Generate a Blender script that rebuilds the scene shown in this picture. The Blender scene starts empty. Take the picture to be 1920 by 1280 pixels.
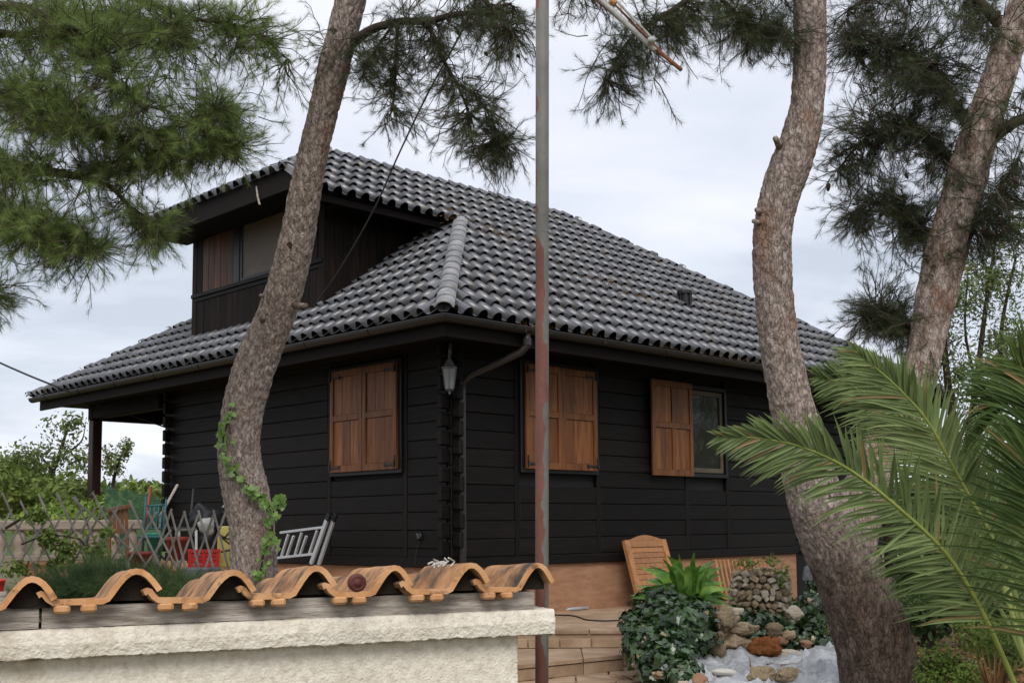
import bpy, bmesh, math, random
import numpy as np
from mathutils import Vector, Matrix, noise
random.seed(7); rng = np.random.default_rng(7)
scene = bpy.context.scene
scene.cycles.max_bounces = 4; scene.cycles.diffuse_bounces = 2; scene.cycles.glossy_bounces = 2; scene.cycles.transmission_bounces = 4; scene.cycles.transparent_max_bounces = 6
COL = scene.collection

# ------------------------------------------------------------------ camera
YAW, PITCH, ROLL = 0.789, 0.0959, -0.0087
FPX, PCY = 2161.65, 776.9
CP = Vector((-7.714, -8.645, 0.418))
FW = Vector((math.cos(YAW)*math.cos(PITCH), math.sin(YAW)*math.cos(PITCH), math.sin(PITCH)))
R0 = Vector((math.sin(YAW), -math.cos(YAW), 0)); U0 = R0.cross(FW)
RT = R0*math.cos(ROLL) + U0*math.sin(ROLL); UP = -R0*math.sin(ROLL) + U0*math.cos(ROLL)
cd = bpy.data.cameras.new('camera'); cam = bpy.data.objects.new('camera', cd); COL.objects.link(cam)
cd.sensor_width = 36; cd.lens = FPX/1920*36; cd.shift_y = (PCY-640)/1920
cd.clip_start = 0.05; cd.clip_end = 3000
cam.matrix_world = Matrix(((RT.x, UP.x, -FW.x, CP.x), (RT.y, UP.y, -FW.y, CP.y), (RT.z, UP.z, -FW.z, CP.z), (0, 0, 0, 1)))
scene.camera = cam

# ------------------------------------------------------------------ sky, sun, exposure
SUN_EL, SUN_AZ = math.radians(44), math.radians(232)      # direction the light comes from (azimuth from +X)
w = bpy.data.worlds.new('World'); scene.world = w; w.use_nodes = True
nt = w.node_tree; N = nt.nodes; LK = nt.links; N.clear()
out = N.new('ShaderNodeOutputWorld'); bg = N.new('ShaderNodeBackground'); bg.inputs[1].default_value = 0.1
sky = N.new('ShaderNodeTexSky'); sky.sky_type = 'NISHITA'; sky.sun_disc = False
sky.sun_elevation = SUN_EL; sky.sun_rotation = math.radians(90) - SUN_AZ
tc = N.new('ShaderNodeTexCoord'); sep = N.new('ShaderNodeSeparateXYZ'); LK.new(tc.outputs['Generated'], sep.inputs[0])
ab = N.new('ShaderNodeMath'); ab.operation = 'ABSOLUTE'; LK.new(sep.outputs[2], ab.inputs[0])
ad = N.new('ShaderNodeMath'); ad.operation = 'ADD'; ad.inputs[1].default_value = 0.12; LK.new(ab.outputs[0], ad.inputs[0])
dv = N.new('ShaderNodeVectorMath'); dv.operation = 'DIVIDE'; LK.new(tc.outputs['Generated'], dv.inputs[0])
cb = N.new('ShaderNodeCombineXYZ')
for i in range(3): LK.new(ad.outputs[0], cb.inputs[i])
LK.new(cb.outputs[0], dv.inputs[1])
n1 = N.new('ShaderNodeTexNoise'); n1.inputs['Scale'].default_value = 0.9; n1.inputs['Detail'].default_value = 7; n1.inputs['Roughness'].default_value = 0.55
n1.inputs['Distortion'].default_value = 0.4
cloud_map = N.new('ShaderNodeMapping'); cloud_map.inputs['Location'].default_value = (4.7, 1.3, 4.1); LK.new(dv.outputs[0], cloud_map.inputs[0]); LK.new(cloud_map.outputs[0], n1.inputs['Vector'])
cr = N.new('ShaderNodeValToRGB'); cr.color_ramp.elements[0].position = 0.36; cr.color_ramp.elements[1].position = 0.66
cr.color_ramp.elements[0].color = (4.0, 4.35, 5.0, 1); cr.color_ramp.elements[1].color = (6.2, 6.3, 6.7, 1)
e = cr.color_ramp.elements.new(0.5); e.color = (5.15, 5.4, 6.05, 1)
LK.new(n1.outputs[0], cr.inputs[0])
mx = N.new('ShaderNodeMix'); mx.data_type = 'RGBA'; mx.inputs[0].default_value = 0.93
LK.new(sky.outputs[0], mx.inputs[6]); LK.new(cr.outputs[0], mx.inputs[7])
LK.new(mx.outputs[2], bg.inputs[0]); LK.new(bg.outputs[0], out.inputs[0])
sd = bpy.data.lights.new('sun', 'SUN'); sd.energy = 1.3; sd.angle = math.radians(30); sd.color = (1, .96, .9)
so = bpy.data.objects.new('sun', sd); COL.objects.link(so)
sdir = Vector((math.cos(SUN_AZ)*math.cos(SUN_EL), math.sin(SUN_AZ)*math.cos(SUN_EL), math.sin(SUN_EL)))
so.rotation_euler = sdir.to_track_quat('Z', 'Y').to_euler(); so.location = (0, -5, 12)
vs = scene.view_settings; vs.view_transform = 'Standard'; vs.look = 'None'; vs.gamma = 1; vs.exposure = 0.70; vs.use_curve_mapping = False

# ------------------------------------------------------------------ helpers: picture point -> place in the yard
def ray(px, py): return FW + RT*((px-960)/FPX) + UP*((PCY-py)/FPX)
def dp(px, py, d): return CP + ray(px, py)*d
def ax(px, py, axis, val):
    r = ray(px, py); return CP + r*((val-CP[axis])/r[axis])
def gz(px, py, z): return ax(px, py, 2, z)
V = Vector

def tag(o, label=None, cat=None, group=None, kind=None):
    for k, v in (('label', label), ('category', cat), ('group', group), ('kind', kind)):
        if v: o[k] = v
    return o
def empty(name, loc, label=None, cat=None, group=None):
    o = bpy.data.objects.new(name, None); COL.objects.link(o); o.location = loc; o.empty_display_size = .1
    return tag(o, label, cat, group)
def par(o, parent):
    if parent is not None:
        o.parent = parent
        if parent.type == 'EMPTY': o.matrix_parent_inverse = Matrix.Translation(-V(parent.location))
    return o
def link(name, me, m, parent=None):
    o = bpy.data.objects.new(name, me); COL.objects.link(o)
    if m is not None and len(me.materials) == 0: me.materials.append(m)
    return par(o, parent)
def npmesh(name, v, f, smooth=False):
    v = np.asarray(v, np.float32); f = np.asarray(f, np.int32); k = f.shape[1]
    me = bpy.data.meshes.new(name)
    me.vertices.add(len(v)); me.vertices.foreach_set('co', v.ravel())
    me.loops.add(f.size); me.loops.foreach_set('vertex_index', f.ravel())
    me.polygons.add(len(f)); me.polygons.foreach_set('loop_start', np.arange(0, f.size, k, dtype=np.int32))
    me.polygons.foreach_set('use_smooth', np.full(len(f), smooth))
    me.update(calc_edges=True); return me
def scatter(tv, tf, mats, pos):
    """template verts/faces, Nx3x3 matrices (columns = local axes), Nx3 positions -> joined arrays"""
    tv = np.asarray(tv); tf = np.asarray(tf); n = len(pos)
    v = np.einsum('nij,kj->nki', mats, tv) + np.asarray(pos)[:, None, :]
    f = tf[None] + (np.arange(n)*len(tv))[:, None, None]
    return v.reshape(-1, 3), f.reshape(-1, tf.shape[1])
def frames(d, roll=None, s=None):
    """matrices whose +Y is d"""
    d = np.asarray(d, float); d = d/np.linalg.norm(d, axis=1, keepdims=True); n = len(d)
    ref = np.where(np.abs(d[:, 2:3]) > .95, np.array([[1., 0, 0]]), np.array([[0, 0, 1.]]))
    x = np.cross(d, ref); x /= np.linalg.norm(x, axis=1, keepdims=True); z = np.cross(x, d)
    if roll is None: roll = rng.uniform(0, 2*np.pi, n)
    c, sn = np.cos(roll)[:, None], np.sin(roll)[:, None]
    X = x*c + z*sn; Z = -x*sn + z*c
    M = np.stack([X, d, Z], axis=2)
    if s is not None: M = M*np.asarray(s)[:, None, None]
    return M

class MB:
    def __init__(s): s.v = []; s.f = []
    def add(s, vs_, fs): b = len(s.v); s.v += [tuple(p) for p in vs_]; s.f += [tuple(i+b for i in f) for f in fs]; return s
    def box(s, c, hx, hy, hz, ch=0.0):
        """box from centre and three half-axis vectors, chamfered by ch metres"""
        c = V(c); hx = V(hx); hy = V(hy); hz = V(hz)
        if ch <= 0:
            vs_ = [c + hx*a + hy*b + hz*d for a in (-1, 1) for b in (-1, 1) for d in (-1, 1)]
            return s.add(vs_, [(0, 1, 3, 2), (4, 6, 7, 5), (0, 4, 5, 1), (2, 3, 7, 6), (0, 2, 6, 4), (1, 5, 7, 3)])
        L = [max(h.length, 1e-6) for h in (hx, hy, hz)]; k = [max(0.0, 1-ch/l) for l in L]
        bm = bmesh.new(); pts = []
        for a in (-1, 1):
            for b in (-1, 1):
                for d in (-1, 1):
                    pts += [c + hx*a + hy*b*k[1] + hz*d*k[2], c + hx*a*k[0] + hy*b + hz*d*k[2], c + hx*a*k[0] + hy*b*k[1] + hz*d]
        for p in pts: bm.verts.new(p)
        bmesh.ops.convex_hull(bm, input=list(bm.verts)); bmesh.ops.dissolve_limit(bm, angle_limit=.02, verts=bm.verts, edges=bm.edges)
        bm.verts.index_update()
        s.add([v.co for v in bm.verts], [[v.index for v in f.verts] for f in bm.faces]); bm.free(); return s
    def abox(s, x0, x1, y0, y1, z0, z1, ch=0.0):
        return s.box(((x0+x1)/2, (y0+y1)/2, (z0+z1)/2), ((x1-x0)/2, 0, 0), (0, (y1-y0)/2, 0), (0, 0, (z1-z0)/2), ch)
    def bar(s, a, b, w, h=None, up=(0, 0, 1), ch=0.0):
        a = V(a); b = V(b); d = (b-a); u = V(up); x = d.cross(u)
        if x.length < 1e-5: x = d.cross(V((1, 0, 0)))
        x.normalize(); z = x.cross(d).normalized(); h = h or w
        return s.box((a+b)/2, x*(w/2), d/2, z*(h/2), ch)
    def tube(s, pts, rad, n=8, cap=True, twist=0.0):
        pts = [V(p) for p in pts]; m = len(pts)
        if not hasattr(rad, '__len__'): rad = [rad]*m
        b = len(s.v); prev = None
        for i, p in enumerate(pts):
            d = (pts[min(i+1, m-1)] - pts[max(i-1, 0)])
            if d.length < 1e-9: d = V((0, 0, 1))
            d.normalize()
            if prev is None:
                x = d.cross(V((0.31, 0.17, 0.93)))
                if x.length < 1e-4: x = d.cross(V((1, 0, 0)))
            else: x = prev - d*prev.dot(d)
            x.normalize(); prev = x; z = d.cross(x)
            for k in range(n):
                t = 2*math.pi*k/n + twist
                q = p + (x*math.cos(t) + z*math.sin(t))*rad[i]; s.v.append(tuple(q))
        for i in range(m-1):
            for k in range(n):
                k2 = (k+1) % n; s.f.append((b+i*n+k, b+i*n+k2, b+(i+1)*n+k2, b+(i+1)*n+k))
        if cap:
            s.f.append(tuple(b+k for k in range(n))[::-1]); s.f.append(tuple(b+(m-1)*n+k for k in range(n)))
        return s
    def lathe(s, c, prof, n=16, axis=(0, 0, 1)):
        """prof: (radius, height) pairs along axis"""
        c = V(c); a = V(axis).normalized(); x = a.orthogonal().normalized(); y = a.cross(x); b = len(s.v)
        for r, h in prof:
            for k in range(n):
                t = 2*math.pi*k/n; s.v.append(tuple(c + a*h + (x*math.cos(t) + y*math.sin(t))*r))
        for i in range(len(prof)-1):
            for k in range(n):
                k2 = (k+1) % n; s.f.append((b+i*n+k, b+i*n+k2, b+(i+1)*n+k2, b+(i+1)*n+k))
        return s
    def prism(s, poly, ext):
        n = len(poly); ext = V(ext); vs_ = [V(p) for p in poly] + [V(p)+ext for p in poly]
        fs = [tuple(range(n))[::-1], tuple(range(n, 2*n))] + [(i, (i+1) % n, n+(i+1) % n, n+i) for i in range(n)]
        return s.add(vs_, fs)
    def mesh(s, name, smooth=False):
        me = bpy.data.meshes.new(name); me.from_pydata(s.v, [], s.f); me.update()
        bm = bmesh.new(); bm.from_mesh(me); bmesh.ops.recalc_face_normals(bm, faces=bm.faces); bm.to_mesh(me); bm.free()
        if smooth:
            for p in me.polygons: p.use_smooth = True
        return me
    def build(s, name, m, parent=None, smooth=False): return link(name, s.mesh(name, smooth), m, parent)

def spline(pts, n):
    """Catmull-Rom through tuples of any length"""
    P = np.array([list(p) for p in pts], float); P = np.vstack([2*P[0]-P[1], P, 2*P[-1]-P[-2]]); k = len(P)-3
    t = np.linspace(0, k-1e-6, n); i = t.astype(int); u = (t-i)[:, None]
    a, b, c, d = P[i], P[i+1], P[i+2], P[i+3]
    return .5*(2*b + (c-a)*u + (2*a-5*b+4*c-d)*u**2 + (3*b-a-3*c+d)*u**3)

# ------------------------------------------------------------------ materials
def pm(name, cols, scale=6, rough=.7, bump=.3, bscale=40, stretch=(1, 1, 1), spec=.4, rnd=0.0, island=0.0, bdist=.01,
       metal=0.0, coat=0.0, trans=0.0, stain=None, alpha=1.0, detail=5, sss=0.0, rvar=0.0, bstretch=None, dead=0.0):
    m = bpy.data.materials.new(name); m.use_nodes = True; t = m.node_tree; n = t.nodes; l = t.links
    p = n['Principled BSDF']
    co = n.new('ShaderNodeTexCoord'); oi = n.new('ShaderNodeObjectInfo')
    mp = n.new('ShaderNodeMapping'); mp.inputs['Scale'].default_value = stretch; l.new(co.outputs['Object'], mp.inputs[0])
    sc = n.new('ShaderNodeVectorMath'); sc.operation = 'SCALE'; sc.inputs[0].default_value = (37, 53, 71); l.new(oi.outputs['Random'], sc.inputs['Scale'])
    l.new(sc.outputs[0], mp.inputs['Location'])
    nz = n.new('ShaderNodeTexNoise'); nz.inputs['Scale'].default_value = scale; nz.inputs['Detail'].default_value = detail; nz.inputs['Roughness'].default_value = .62
    l.new(mp.outputs[0], nz.inputs['Vector'])
    r = n.new('ShaderNodeValToRGB'); k = len(cols); els = r.color_ramp.elements
    while len(els) < k: els.new(.5)
    for i, c in enumerate(cols): els[i].position = .30 + .40*i/max(k-1, 1); els[i].color = (*c, 1)
    l.new(nz.outputs[0], r.inputs[0]); col = r.outputs[0]
    if stain:   # (colour, scale, low, high): blotches with a shape of their own
        s2 = n.new('ShaderNodeTexNoise'); s2.inputs['Scale'].default_value = stain[1]; s2.inputs['Detail'].default_value = 5; s2.inputs['Roughness'].default_value = .68; l.new(mp.outputs[0], s2.inputs['Vector'])
        mr = n.new('ShaderNodeMapRange'); mr.inputs[1].default_value = stain[2]; mr.inputs[2].default_value = stain[3]; l.new(s2.outputs[0], mr.inputs[0])
        mm = n.new('ShaderNodeMix'); mm.data_type = 'RGBA'; l.new(mr.outputs[0], mm.inputs[0]); l.new(col, mm.inputs[6]); mm.inputs[7].default_value = (*stain[0], 1); col = mm.outputs[2]
    if rnd or island:
        if island: g = n.new('ShaderNodeNewGeometry'); src = g.outputs['Random Per Island']; amt = island
        else: src = oi.outputs['Random']; amt = rnd
        mr = n.new('ShaderNodeMapRange'); mr.inputs[3].default_value = 1-amt; mr.inputs[4].default_value = 1+amt; l.new(src, mr.inputs[0])
        hs = n.new('ShaderNodeHueSaturation'); l.new(mr.outputs[0], hs.inputs['Value']); l.new(col, hs.inputs['Color']); col = hs.outputs[0]
    if dead:    # a few withered leaves among the green ones
        g2 = n.new('ShaderNodeNewGeometry'); gt = n.new('ShaderNodeMath'); gt.operation = 'GREATER_THAN'; gt.inputs[1].default_value = 1-dead; l.new(g2.outputs['Random Per Island'], gt.inputs[0])
        md = n.new('ShaderNodeMix'); md.data_type = 'RGBA'; l.new(gt.outputs[0], md.inputs[0]); l.new(col, md.inputs[6]); md.inputs[7].default_value = (.30, .215, .095, 1); col = md.outputs[2]
    l.new(col, p.inputs['Base Color'])
    p.inputs['Roughness'].default_value = rough; p.inputs['Specular IOR Level'].default_value = spec; p.inputs['Metallic'].default_value = metal
    p.inputs['Coat Weight'].default_value = coat; p.inputs['Coat Roughness'].default_value = .2
    if rvar:
        mr = n.new('ShaderNodeMapRange'); mr.inputs[1].default_value = .3; mr.inputs[2].default_value = .7; mr.inputs[3].default_value = rough-rvar; mr.inputs[4].default_value = rough+rvar
        l.new(nz.outputs[0], mr.inputs[0]); l.new(mr.outputs[0], p.inputs['Roughness'])
    if alpha < 1: p.inputs['Alpha'].default_value = alpha
    if bump:
        m2 = n.new('ShaderNodeMapping'); m2.inputs['Scale'].default_value = bstretch or stretch; l.new(co.outputs['Object'], m2.inputs[0]); l.new(sc.outputs[0], m2.inputs['Location'])
        bn = n.new('ShaderNodeTexNoise'); bn.inputs['Scale'].default_value = bscale; bn.inputs['Detail'].default_value = 3; l.new(m2.outputs[0], bn.inputs['Vector'])
        bp = n.new('ShaderNodeBump'); bp.inputs['Strength'].default_value = bump; bp.inputs['Distance'].default_value = bdist
        l.new(bn.outputs[0], bp.inputs['Height']); l.new(bp.outputs[0], p.inputs['Normal'])
    if trans:   # thin leaves let light through
        tr = n.new('ShaderNodeBsdfTranslucent'); l.new(col, tr.inputs[0]); ms = n.new('ShaderNodeMixShader'); ms.inputs[0].default_value = trans
        l.new(p.outputs[0], ms.inputs[1]); l.new(tr.outputs[0], ms.inputs[2]); l.new(ms.outputs[0], n['Material Output'].inputs[0])
    return m
M = {}
M['board_x'] = pm('stained_board_x', [(.0032, .0024, .0019), (.0055, .0041, .0032), (.0125, .0092, .0070)], 7, .55, .5, 30, (.5, 1, 9), rnd=.35, spec=.18, bdist=.008, rvar=.15, stain=((.014, .0105, .008), 1.7, .54, .80))
M['board_y'] = pm('stained_board_y', [(.0032, .0026, .0021), (.0055, .0045, .0036), (.0120, .0096, .0074)], 7, .55, .5, 30, (1, .5, 9), rnd=.32, spec=.18, bdist=.008, rvar=.15, stain=((.013, .0105, .008), 1.7, .56, .82))
M['board_z'] = pm('stained_board_z', [(.0052, .0032, .0023), (.0105, .0060, .0041), (.025, .0128, .0080)], 6, .7, .5, 26, (8, 8, .5), rnd=.4, spec=.16, bdist=.006)
M['dark'] = pm('dark_core', [(.006, .006, .006), (.010, .009, .009)], 4, .8, .2, 30)
M['eave'] = pm('eave_wood', [(.0062, .0038, .0028), (.0115, .0068, .0048)], 5, .7, .3, 30, (2, 2, 4), rnd=.15, spec=.15)
M['gutter'] = pm('brown_gutter', [(.013, .009, .0072), (.023, .0155, .012)], 3, .42, .15, 20, rnd=.05, spec=.5)
M['pipe'] = pm('brown_pipe', [(.018, .014, .013), (.03, .024, .022)], 3, .35, .1, 20, spec=.5)
M['tile'] = pm('slate_black_tile', [(.042, .043, .050), (.068, .070, .080), (.104, .106, .118)], 9, .36, .12, 60, rnd=.35, spec=1.0, stain=((.12, .10, .075), 7, .54, .72), bdist=.004, rvar=.08)
M['tiles'] = pm('slate_black_tiles', [(.042, .043, .050), (.068, .070, .080), (.104, .106, .118)], 9, .36, .12, 60, island=.35, spec=1.0, stain=((.12, .10, .075), 3.2, .54, .72), bdist=.004, rvar=.08)
M['hip'] = pm('grey_hip_cap', [(.15, .153, .162), (.225, .228, .238), (.32, .32, .325)], 7, .45, .3, 60, rnd=.2, spec=.45, stain=((.20, .19, .17), 9, .58, .72), bdist=.004)
M['shutter'] = pm('varnished_shutter', [(.095, .030, .0085), (.170, .060, .0165), (.235, .095, .028)], 3.2, .5, .35, 24, (7, 7, .55), rnd=.32, spec=.35, bdist=.004, stain=((.045, .018, .008), 4.5, .54, .74))
M['shutter2'] = pm('pine_panel', [(.27, .115, .042), (.36, .165, .066), (.42, .205, .09)], 3, .5, .3, 24, (6, 6, 2.5), rnd=.16, spec=.35, bdist=.004)
M['frame'] = pm('window_frame', [(.004, .004, .004), (.008, .007, .0065)], 6, .45, .2, 30)
M['iron'] = pm('black_iron', [(.008, .008, .008), (.02, .017, .015)], 20, .5, .3, 60, spec=.5)
M['glass'] = pm('window_glass', [(.016, .017, .015), (.034, .033, .028)], 2.5, .07, .10, 5, spec=.6, bdist=.02)
M['blind'] = pm('dusty_blind', [(.085, .062, .042), (.125, .096, .068)], 3, .5, .1, 8, (1, 1, 3), spec=.3)
M['plinth'] = pm('painted_plinth', [(.30, .150, .082), (.375, .195, .108), (.43, .24, .14)], 4, .8, .4, 60, (1, 1, 4), stain=((.15, .085, .055), 2.8, .54, .78), bdist=.006)
M['post'] = pm('porch_post', [(.020, .0095, .0075), (.036, .015, .011)], 4, .5, .3, 30, (5, 5, .6))
M['lampglass'] = pm('frosted_glass', [(.20, .21, .22), (.30, .31, .32)], 5, .25, 0, 5, spec=.6)
M['lampmetal'] = pm('grey_metal', [(.05, .05, .052), (.16, .16, .165)], 30, .45, .3, 80, spec=.5)
M['stucco'] = pm('cream_stucco', [(.60, .535, .43), (.76, .695, .58), (.86, .80, .69)], 36, .92, .8, 120, spec=.2, stain=((.46, .37, .25), 3.2, .57, .82), bdist=.007)
M['clay'] = pm('clay_tile', [(.34, .165, .072), (.47, .245, .115), (.56, .33, .175)], 9, .85, .4, 90, rnd=.10, spec=.25, stain=((.070, .054, .042), 7, .42, .64), bdist=.004)
M['clayedge'] = pm('clay_tile_edge', [(.46, .22, .092), (.60, .315, .145), (.67, .40, .215)], 12, .85, .35, 90, rnd=.08, spec=.25, stain=((.11, .058, .034), 13, .55, .68), bdist=.003)
M['greywood'] = pm('weathered_wood', [(.23, .195, .16), (.41, .36, .31), (.60, .55, .49)], 11, .85, .9, 30, (.8, .8, 7), rnd=.12, spec=.2, stain=((.12, .075, .045), 2.6, .56, .76), bdist=.006)
M['rubber'] = pm('red_rubber', [(.075, .016, .012), (.12, .030, .022)], 20, .6, .3, 60)
def pole_mat():
    m = pm('red_and_grey_pole', [(.125, .050, .037), (.165, .068, .050), (.20, .088, .066)], 9, .6, .3, 60, (1, 1, .5), spec=.4, stain=((.14, .055, .038), 6, .6, .75))
    t = m.node_tree; n = t.nodes; l = t.links; p = n['Principled BSDF']
    src = p.inputs['Base Color'].links[0].from_socket
    g = n.new('ShaderNodeTexCoord'); s = n.new('ShaderNodeSeparateXYZ'); l.new(g.outputs['Object'], s.inputs[0])
    nz = n.new('ShaderNodeTexNoise'); nz.inputs['Scale'].default_value = 7; nz.inputs['Detail'].default_value = 7; l.new(g.outputs['Object'], nz.inputs['Vector'])
    # paint ends ragged along one side and above ~2.2 m up
    a = n.new('ShaderNodeMath'); a.operation = 'MULTIPLY_ADD'; l.new(s.outputs[0], a.inputs[0]); a.inputs[1].default_value = 22.0; a.inputs[2].default_value = 0.30
    b = n.new('ShaderNodeMath'); b.operation = 'SUBTRACT'; l.new(s.outputs[2], b.inputs[0]); b.inputs[1].default_value = 1.42
    b2 = n.new('ShaderNodeMath'); b2.operation = 'MULTIPLY'; l.new(b.outputs[0], b2.inputs[0]); b2.inputs[1].default_value = 5.0
    b3 = n.new('ShaderNodeClamp'); b3.inputs[1].default_value = 0; b3.inputs[2].default_value = .72; l.new(b2.outputs[0], b3.inputs[0])
    c = n.new('ShaderNodeMath'); c.operation = 'ADD'; l.new(a.outputs[0], c.inputs[0]); l.new(b3.outputs[0], c.inputs[1])
    d = n.new('ShaderNodeMath'); d.operation = 'MULTIPLY_ADD'; l.new(nz.outputs[0], d.inputs[0]); d.inputs[1].default_value = 2.4; l.new(c.outputs[0], d.inputs[2])
    mr = n.new('ShaderNodeMapRange'); mr.inputs[1].default_value = 1.66; mr.inputs[2].default_value = 1.76; l.new(d.outputs[0], mr.inputs[0])
    gr = n.new('ShaderNodeTexNoise'); gr.inputs['Scale'].default_value = 8; l.new(g.outputs['Object'], gr.inputs['Vector'])
    rr = n.new('ShaderNodeValToRGB'); rr.color_ramp.elements[0].color = (.085, .082, .070, 1); rr.color_ramp.elements[1].color = (.22, .21, .19, 1); l.new(gr.outputs[0], rr.inputs[0])
    mi = n.new('ShaderNodeMix'); mi.data_type = 'RGBA'; l.new(mr.outputs[0], mi.inputs[0]); l.new(src, mi.inputs[6]); l.new(rr.outputs[0], mi.inputs[7])
    l.new(mi.outputs[2], p.inputs['Base Color']); return m
M['pole'] = pole_mat()
M['rust'] = pm('rusty_rod', [(.14, .045, .025), (.24, .085, .045), (.30, .14, .08)], 20, .75, .4, 80, rnd=.1)
M['whiterod'] = pm('grey_rod', [(.30, .29, .27), (.45, .44, .41)], 14, .6, .3, 60, stain=((.20, .09, .05), 9, .58, .68))
def bark(name, cols, sc, st, stn=None):
    m = pm(name, cols, sc, .93, .9, 24, (1, 1, st), spec=.12, detail=6, bdist=.022, stain=stn)
    t = m.node_tree; n = t.nodes; l = t.links; p = n['Principled BSDF']; src = p.inputs['Base Color'].links[0].from_socket
    g = n.new('ShaderNodeTexCoord'); mp = n.new('ShaderNodeMapping'); mp.inputs['Scale'].default_value = (1, 1, .42); l.new(g.outputs['Object'], mp.inputs[0])
    nz = n.new('ShaderNodeTexNoise'); nz.inputs['Scale'].default_value = 9; nz.inputs['Detail'].default_value = 4; l.new(mp.outputs[0], nz.inputs['Vector'])
    av = n.new('ShaderNodeMix'); av.data_type = 'RGBA'; av.inputs[0].default_value = .10; l.new(mp.outputs[0], av.inputs[6]); l.new(nz.outputs['Color'], av.inputs[7])
    vo = n.new('ShaderNodeTexVoronoi'); vo.feature = 'DISTANCE_TO_EDGE'; vo.inputs['Scale'].default_value = 48; l.new(av.outputs[2], vo.inputs['Vector'])
    mr = n.new('ShaderNodeMapRange'); mr.inputs[1].default_value = 0.0; mr.inputs[2].default_value = .10; mr.inputs[3].default_value = .52; mr.inputs[4].default_value = 1.0; l.new(vo.outputs[0], mr.inputs[0])
    hs = n.new('ShaderNodeHueSaturation'); l.new(src, hs.inputs['Color']); l.new(mr.outputs[0], hs.inputs['Value']); l.new(hs.outputs[0], p.inputs['Base Color'])
    bp = n.new('ShaderNodeBump'); bp.inputs['Strength'].default_value = .7; bp.inputs['Distance'].default_value = .010; l.new(mr.outputs[0], bp.inputs['Height'])
    l.new(p.inputs['Normal'].links[0].from_socket, bp.inputs['Normal']); l.new(bp.outputs[0], p.inputs['Normal']); return m
M['bark'] = bark('pine_bark', [(.13, .100, .085), (.30, .240, .205), (.50, .42, .375)], 34, .6, ((.27, .165, .115), 3.0, .55, .72))
M['bark2'] = bark('furrowed_bark', [(.052, .036, .028), (.115, .082, .064), (.20, .150, .122)], 18, .4)
def blend_up(m, cols):
    # old furrowed bark gives way to younger grey bark part way up the trunk
    t = m.node_tree; n = t.nodes; l = t.links; p = n['Principled BSDF']; src = p.inputs['Base Color'].links[0].from_socket
    g = n.new('ShaderNodeTexCoord'); s = n.new('ShaderNodeSeparateXYZ'); l.new(g.outputs['Object'], s.inputs[0])
    nz = n.new('ShaderNodeTexNoise'); nz.inputs['Scale'].default_value = 5; nz.inputs['Detail'].default_value = 5; l.new(g.outputs['Object'], nz.inputs['Vector'])
    a = n.new('ShaderNodeMath'); a.operation = 'MULTIPLY_ADD'; l.new(nz.outputs[0], a.inputs[0]); a.inputs[1].default_value = .9; l.new(s.outputs[2], a.inputs[2])
    mr = n.new('ShaderNodeMapRange'); mr.inputs[1].default_value = .40; mr.inputs[2].default_value = 1.05; l.new(a.outputs[0], mr.inputs[0])
    n2 = n.new('ShaderNodeTexNoise'); n2.inputs['Scale'].default_value = 34; n2.inputs['Detail'].default_value = 6; l.new(g.outputs['Object'], n2.inputs['Vector'])
    r = n.new('ShaderNodeValToRGB'); r.color_ramp.elements[0].position = .3; r.color_ramp.elements[1].position = .7; r.color_ramp.elements[0].color = (*cols[0], 1); r.color_ramp.elements[1].color = (*cols[1], 1); l.new(n2.outputs[0], r.inputs[0])
    mi = n.new('ShaderNodeMix'); mi.data_type = 'RGBA'; l.new(mr.outputs[0], mi.inputs[0]); l.new(src, mi.inputs[6]); l.new(r.outputs[0], mi.inputs[7]); l.new(mi.outputs[2], p.inputs['Base Color'])
blend_up(M['bark2'], ((.095, .072, .060), (.40, .33, .29)))
M['bark3'] = bark('reddish_bark', [(.14, .085, .060), (.33, .255, .210), (.55, .465, .415)], 20, .6, ((.30, .15, .095), 3.0, .54, .70))
M['twig'] = pm('twig_bark', [(.035, .026, .020), (.075, .055, .042)], 20, .9, .4, 60, spec=.15)
M['needle'] = pm('pine_needles', [(.105, .125, .042), (.165, .225, .062), (.260, .340, .105)], 1.9, .55, 0, spec=.3, island=.45, trans=.42, detail=4)
M['needle2'] = pm('dark_pine_needles', [(.036, .043, .023), (.062, .076, .035), (.100, .120, .052)], 1.6, .6, 0, spec=.25, island=.4, trans=.25, detail=4)
M['cone'] = pm('pine_cone', [(.035, .024, .018), (.075, .050, .036)], 30, .9, .6, 60, spec=.15)
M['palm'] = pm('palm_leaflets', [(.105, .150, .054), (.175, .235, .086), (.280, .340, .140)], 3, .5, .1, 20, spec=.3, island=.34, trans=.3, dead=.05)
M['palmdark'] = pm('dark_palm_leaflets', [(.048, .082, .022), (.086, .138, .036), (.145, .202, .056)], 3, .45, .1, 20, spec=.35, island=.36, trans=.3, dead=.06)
M['rachis'] = pm('palm_rachis', [(.20, .25, .05), (.30, .34, .08)], 6, .5, .2, 30)
M['ivy'] = pm('ivy_leaves', [(.014, .034, .010), (.032, .066, .020), (.070, .120, .038)], 5, .27, .15, 40, spec=.7, island=.6, trans=.12, dead=.02)
M['ivylight'] = pm('young_ivy_leaves', [(.10, .19, .035), (.16, .27, .06), (.24, .36, .10)], 8, .4, .15, 40, spec=.4, island=.35, trans=.3)
M['strap'] = pm('strap_leaf', [(.040, .120, .020), (.105, .225, .034), (.27, .40, .065)], 9, .35, .25, 30, (1, 1, 1), rnd=.35, spec=.45, trans=.22)
M['bush'] = pm('bush_leaves', [(.085, .130, .030), (.150, .210, .045), (.235, .290, .075)], 1.5, .6, 0, spec=.25, island=.4, trans=.3)
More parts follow.
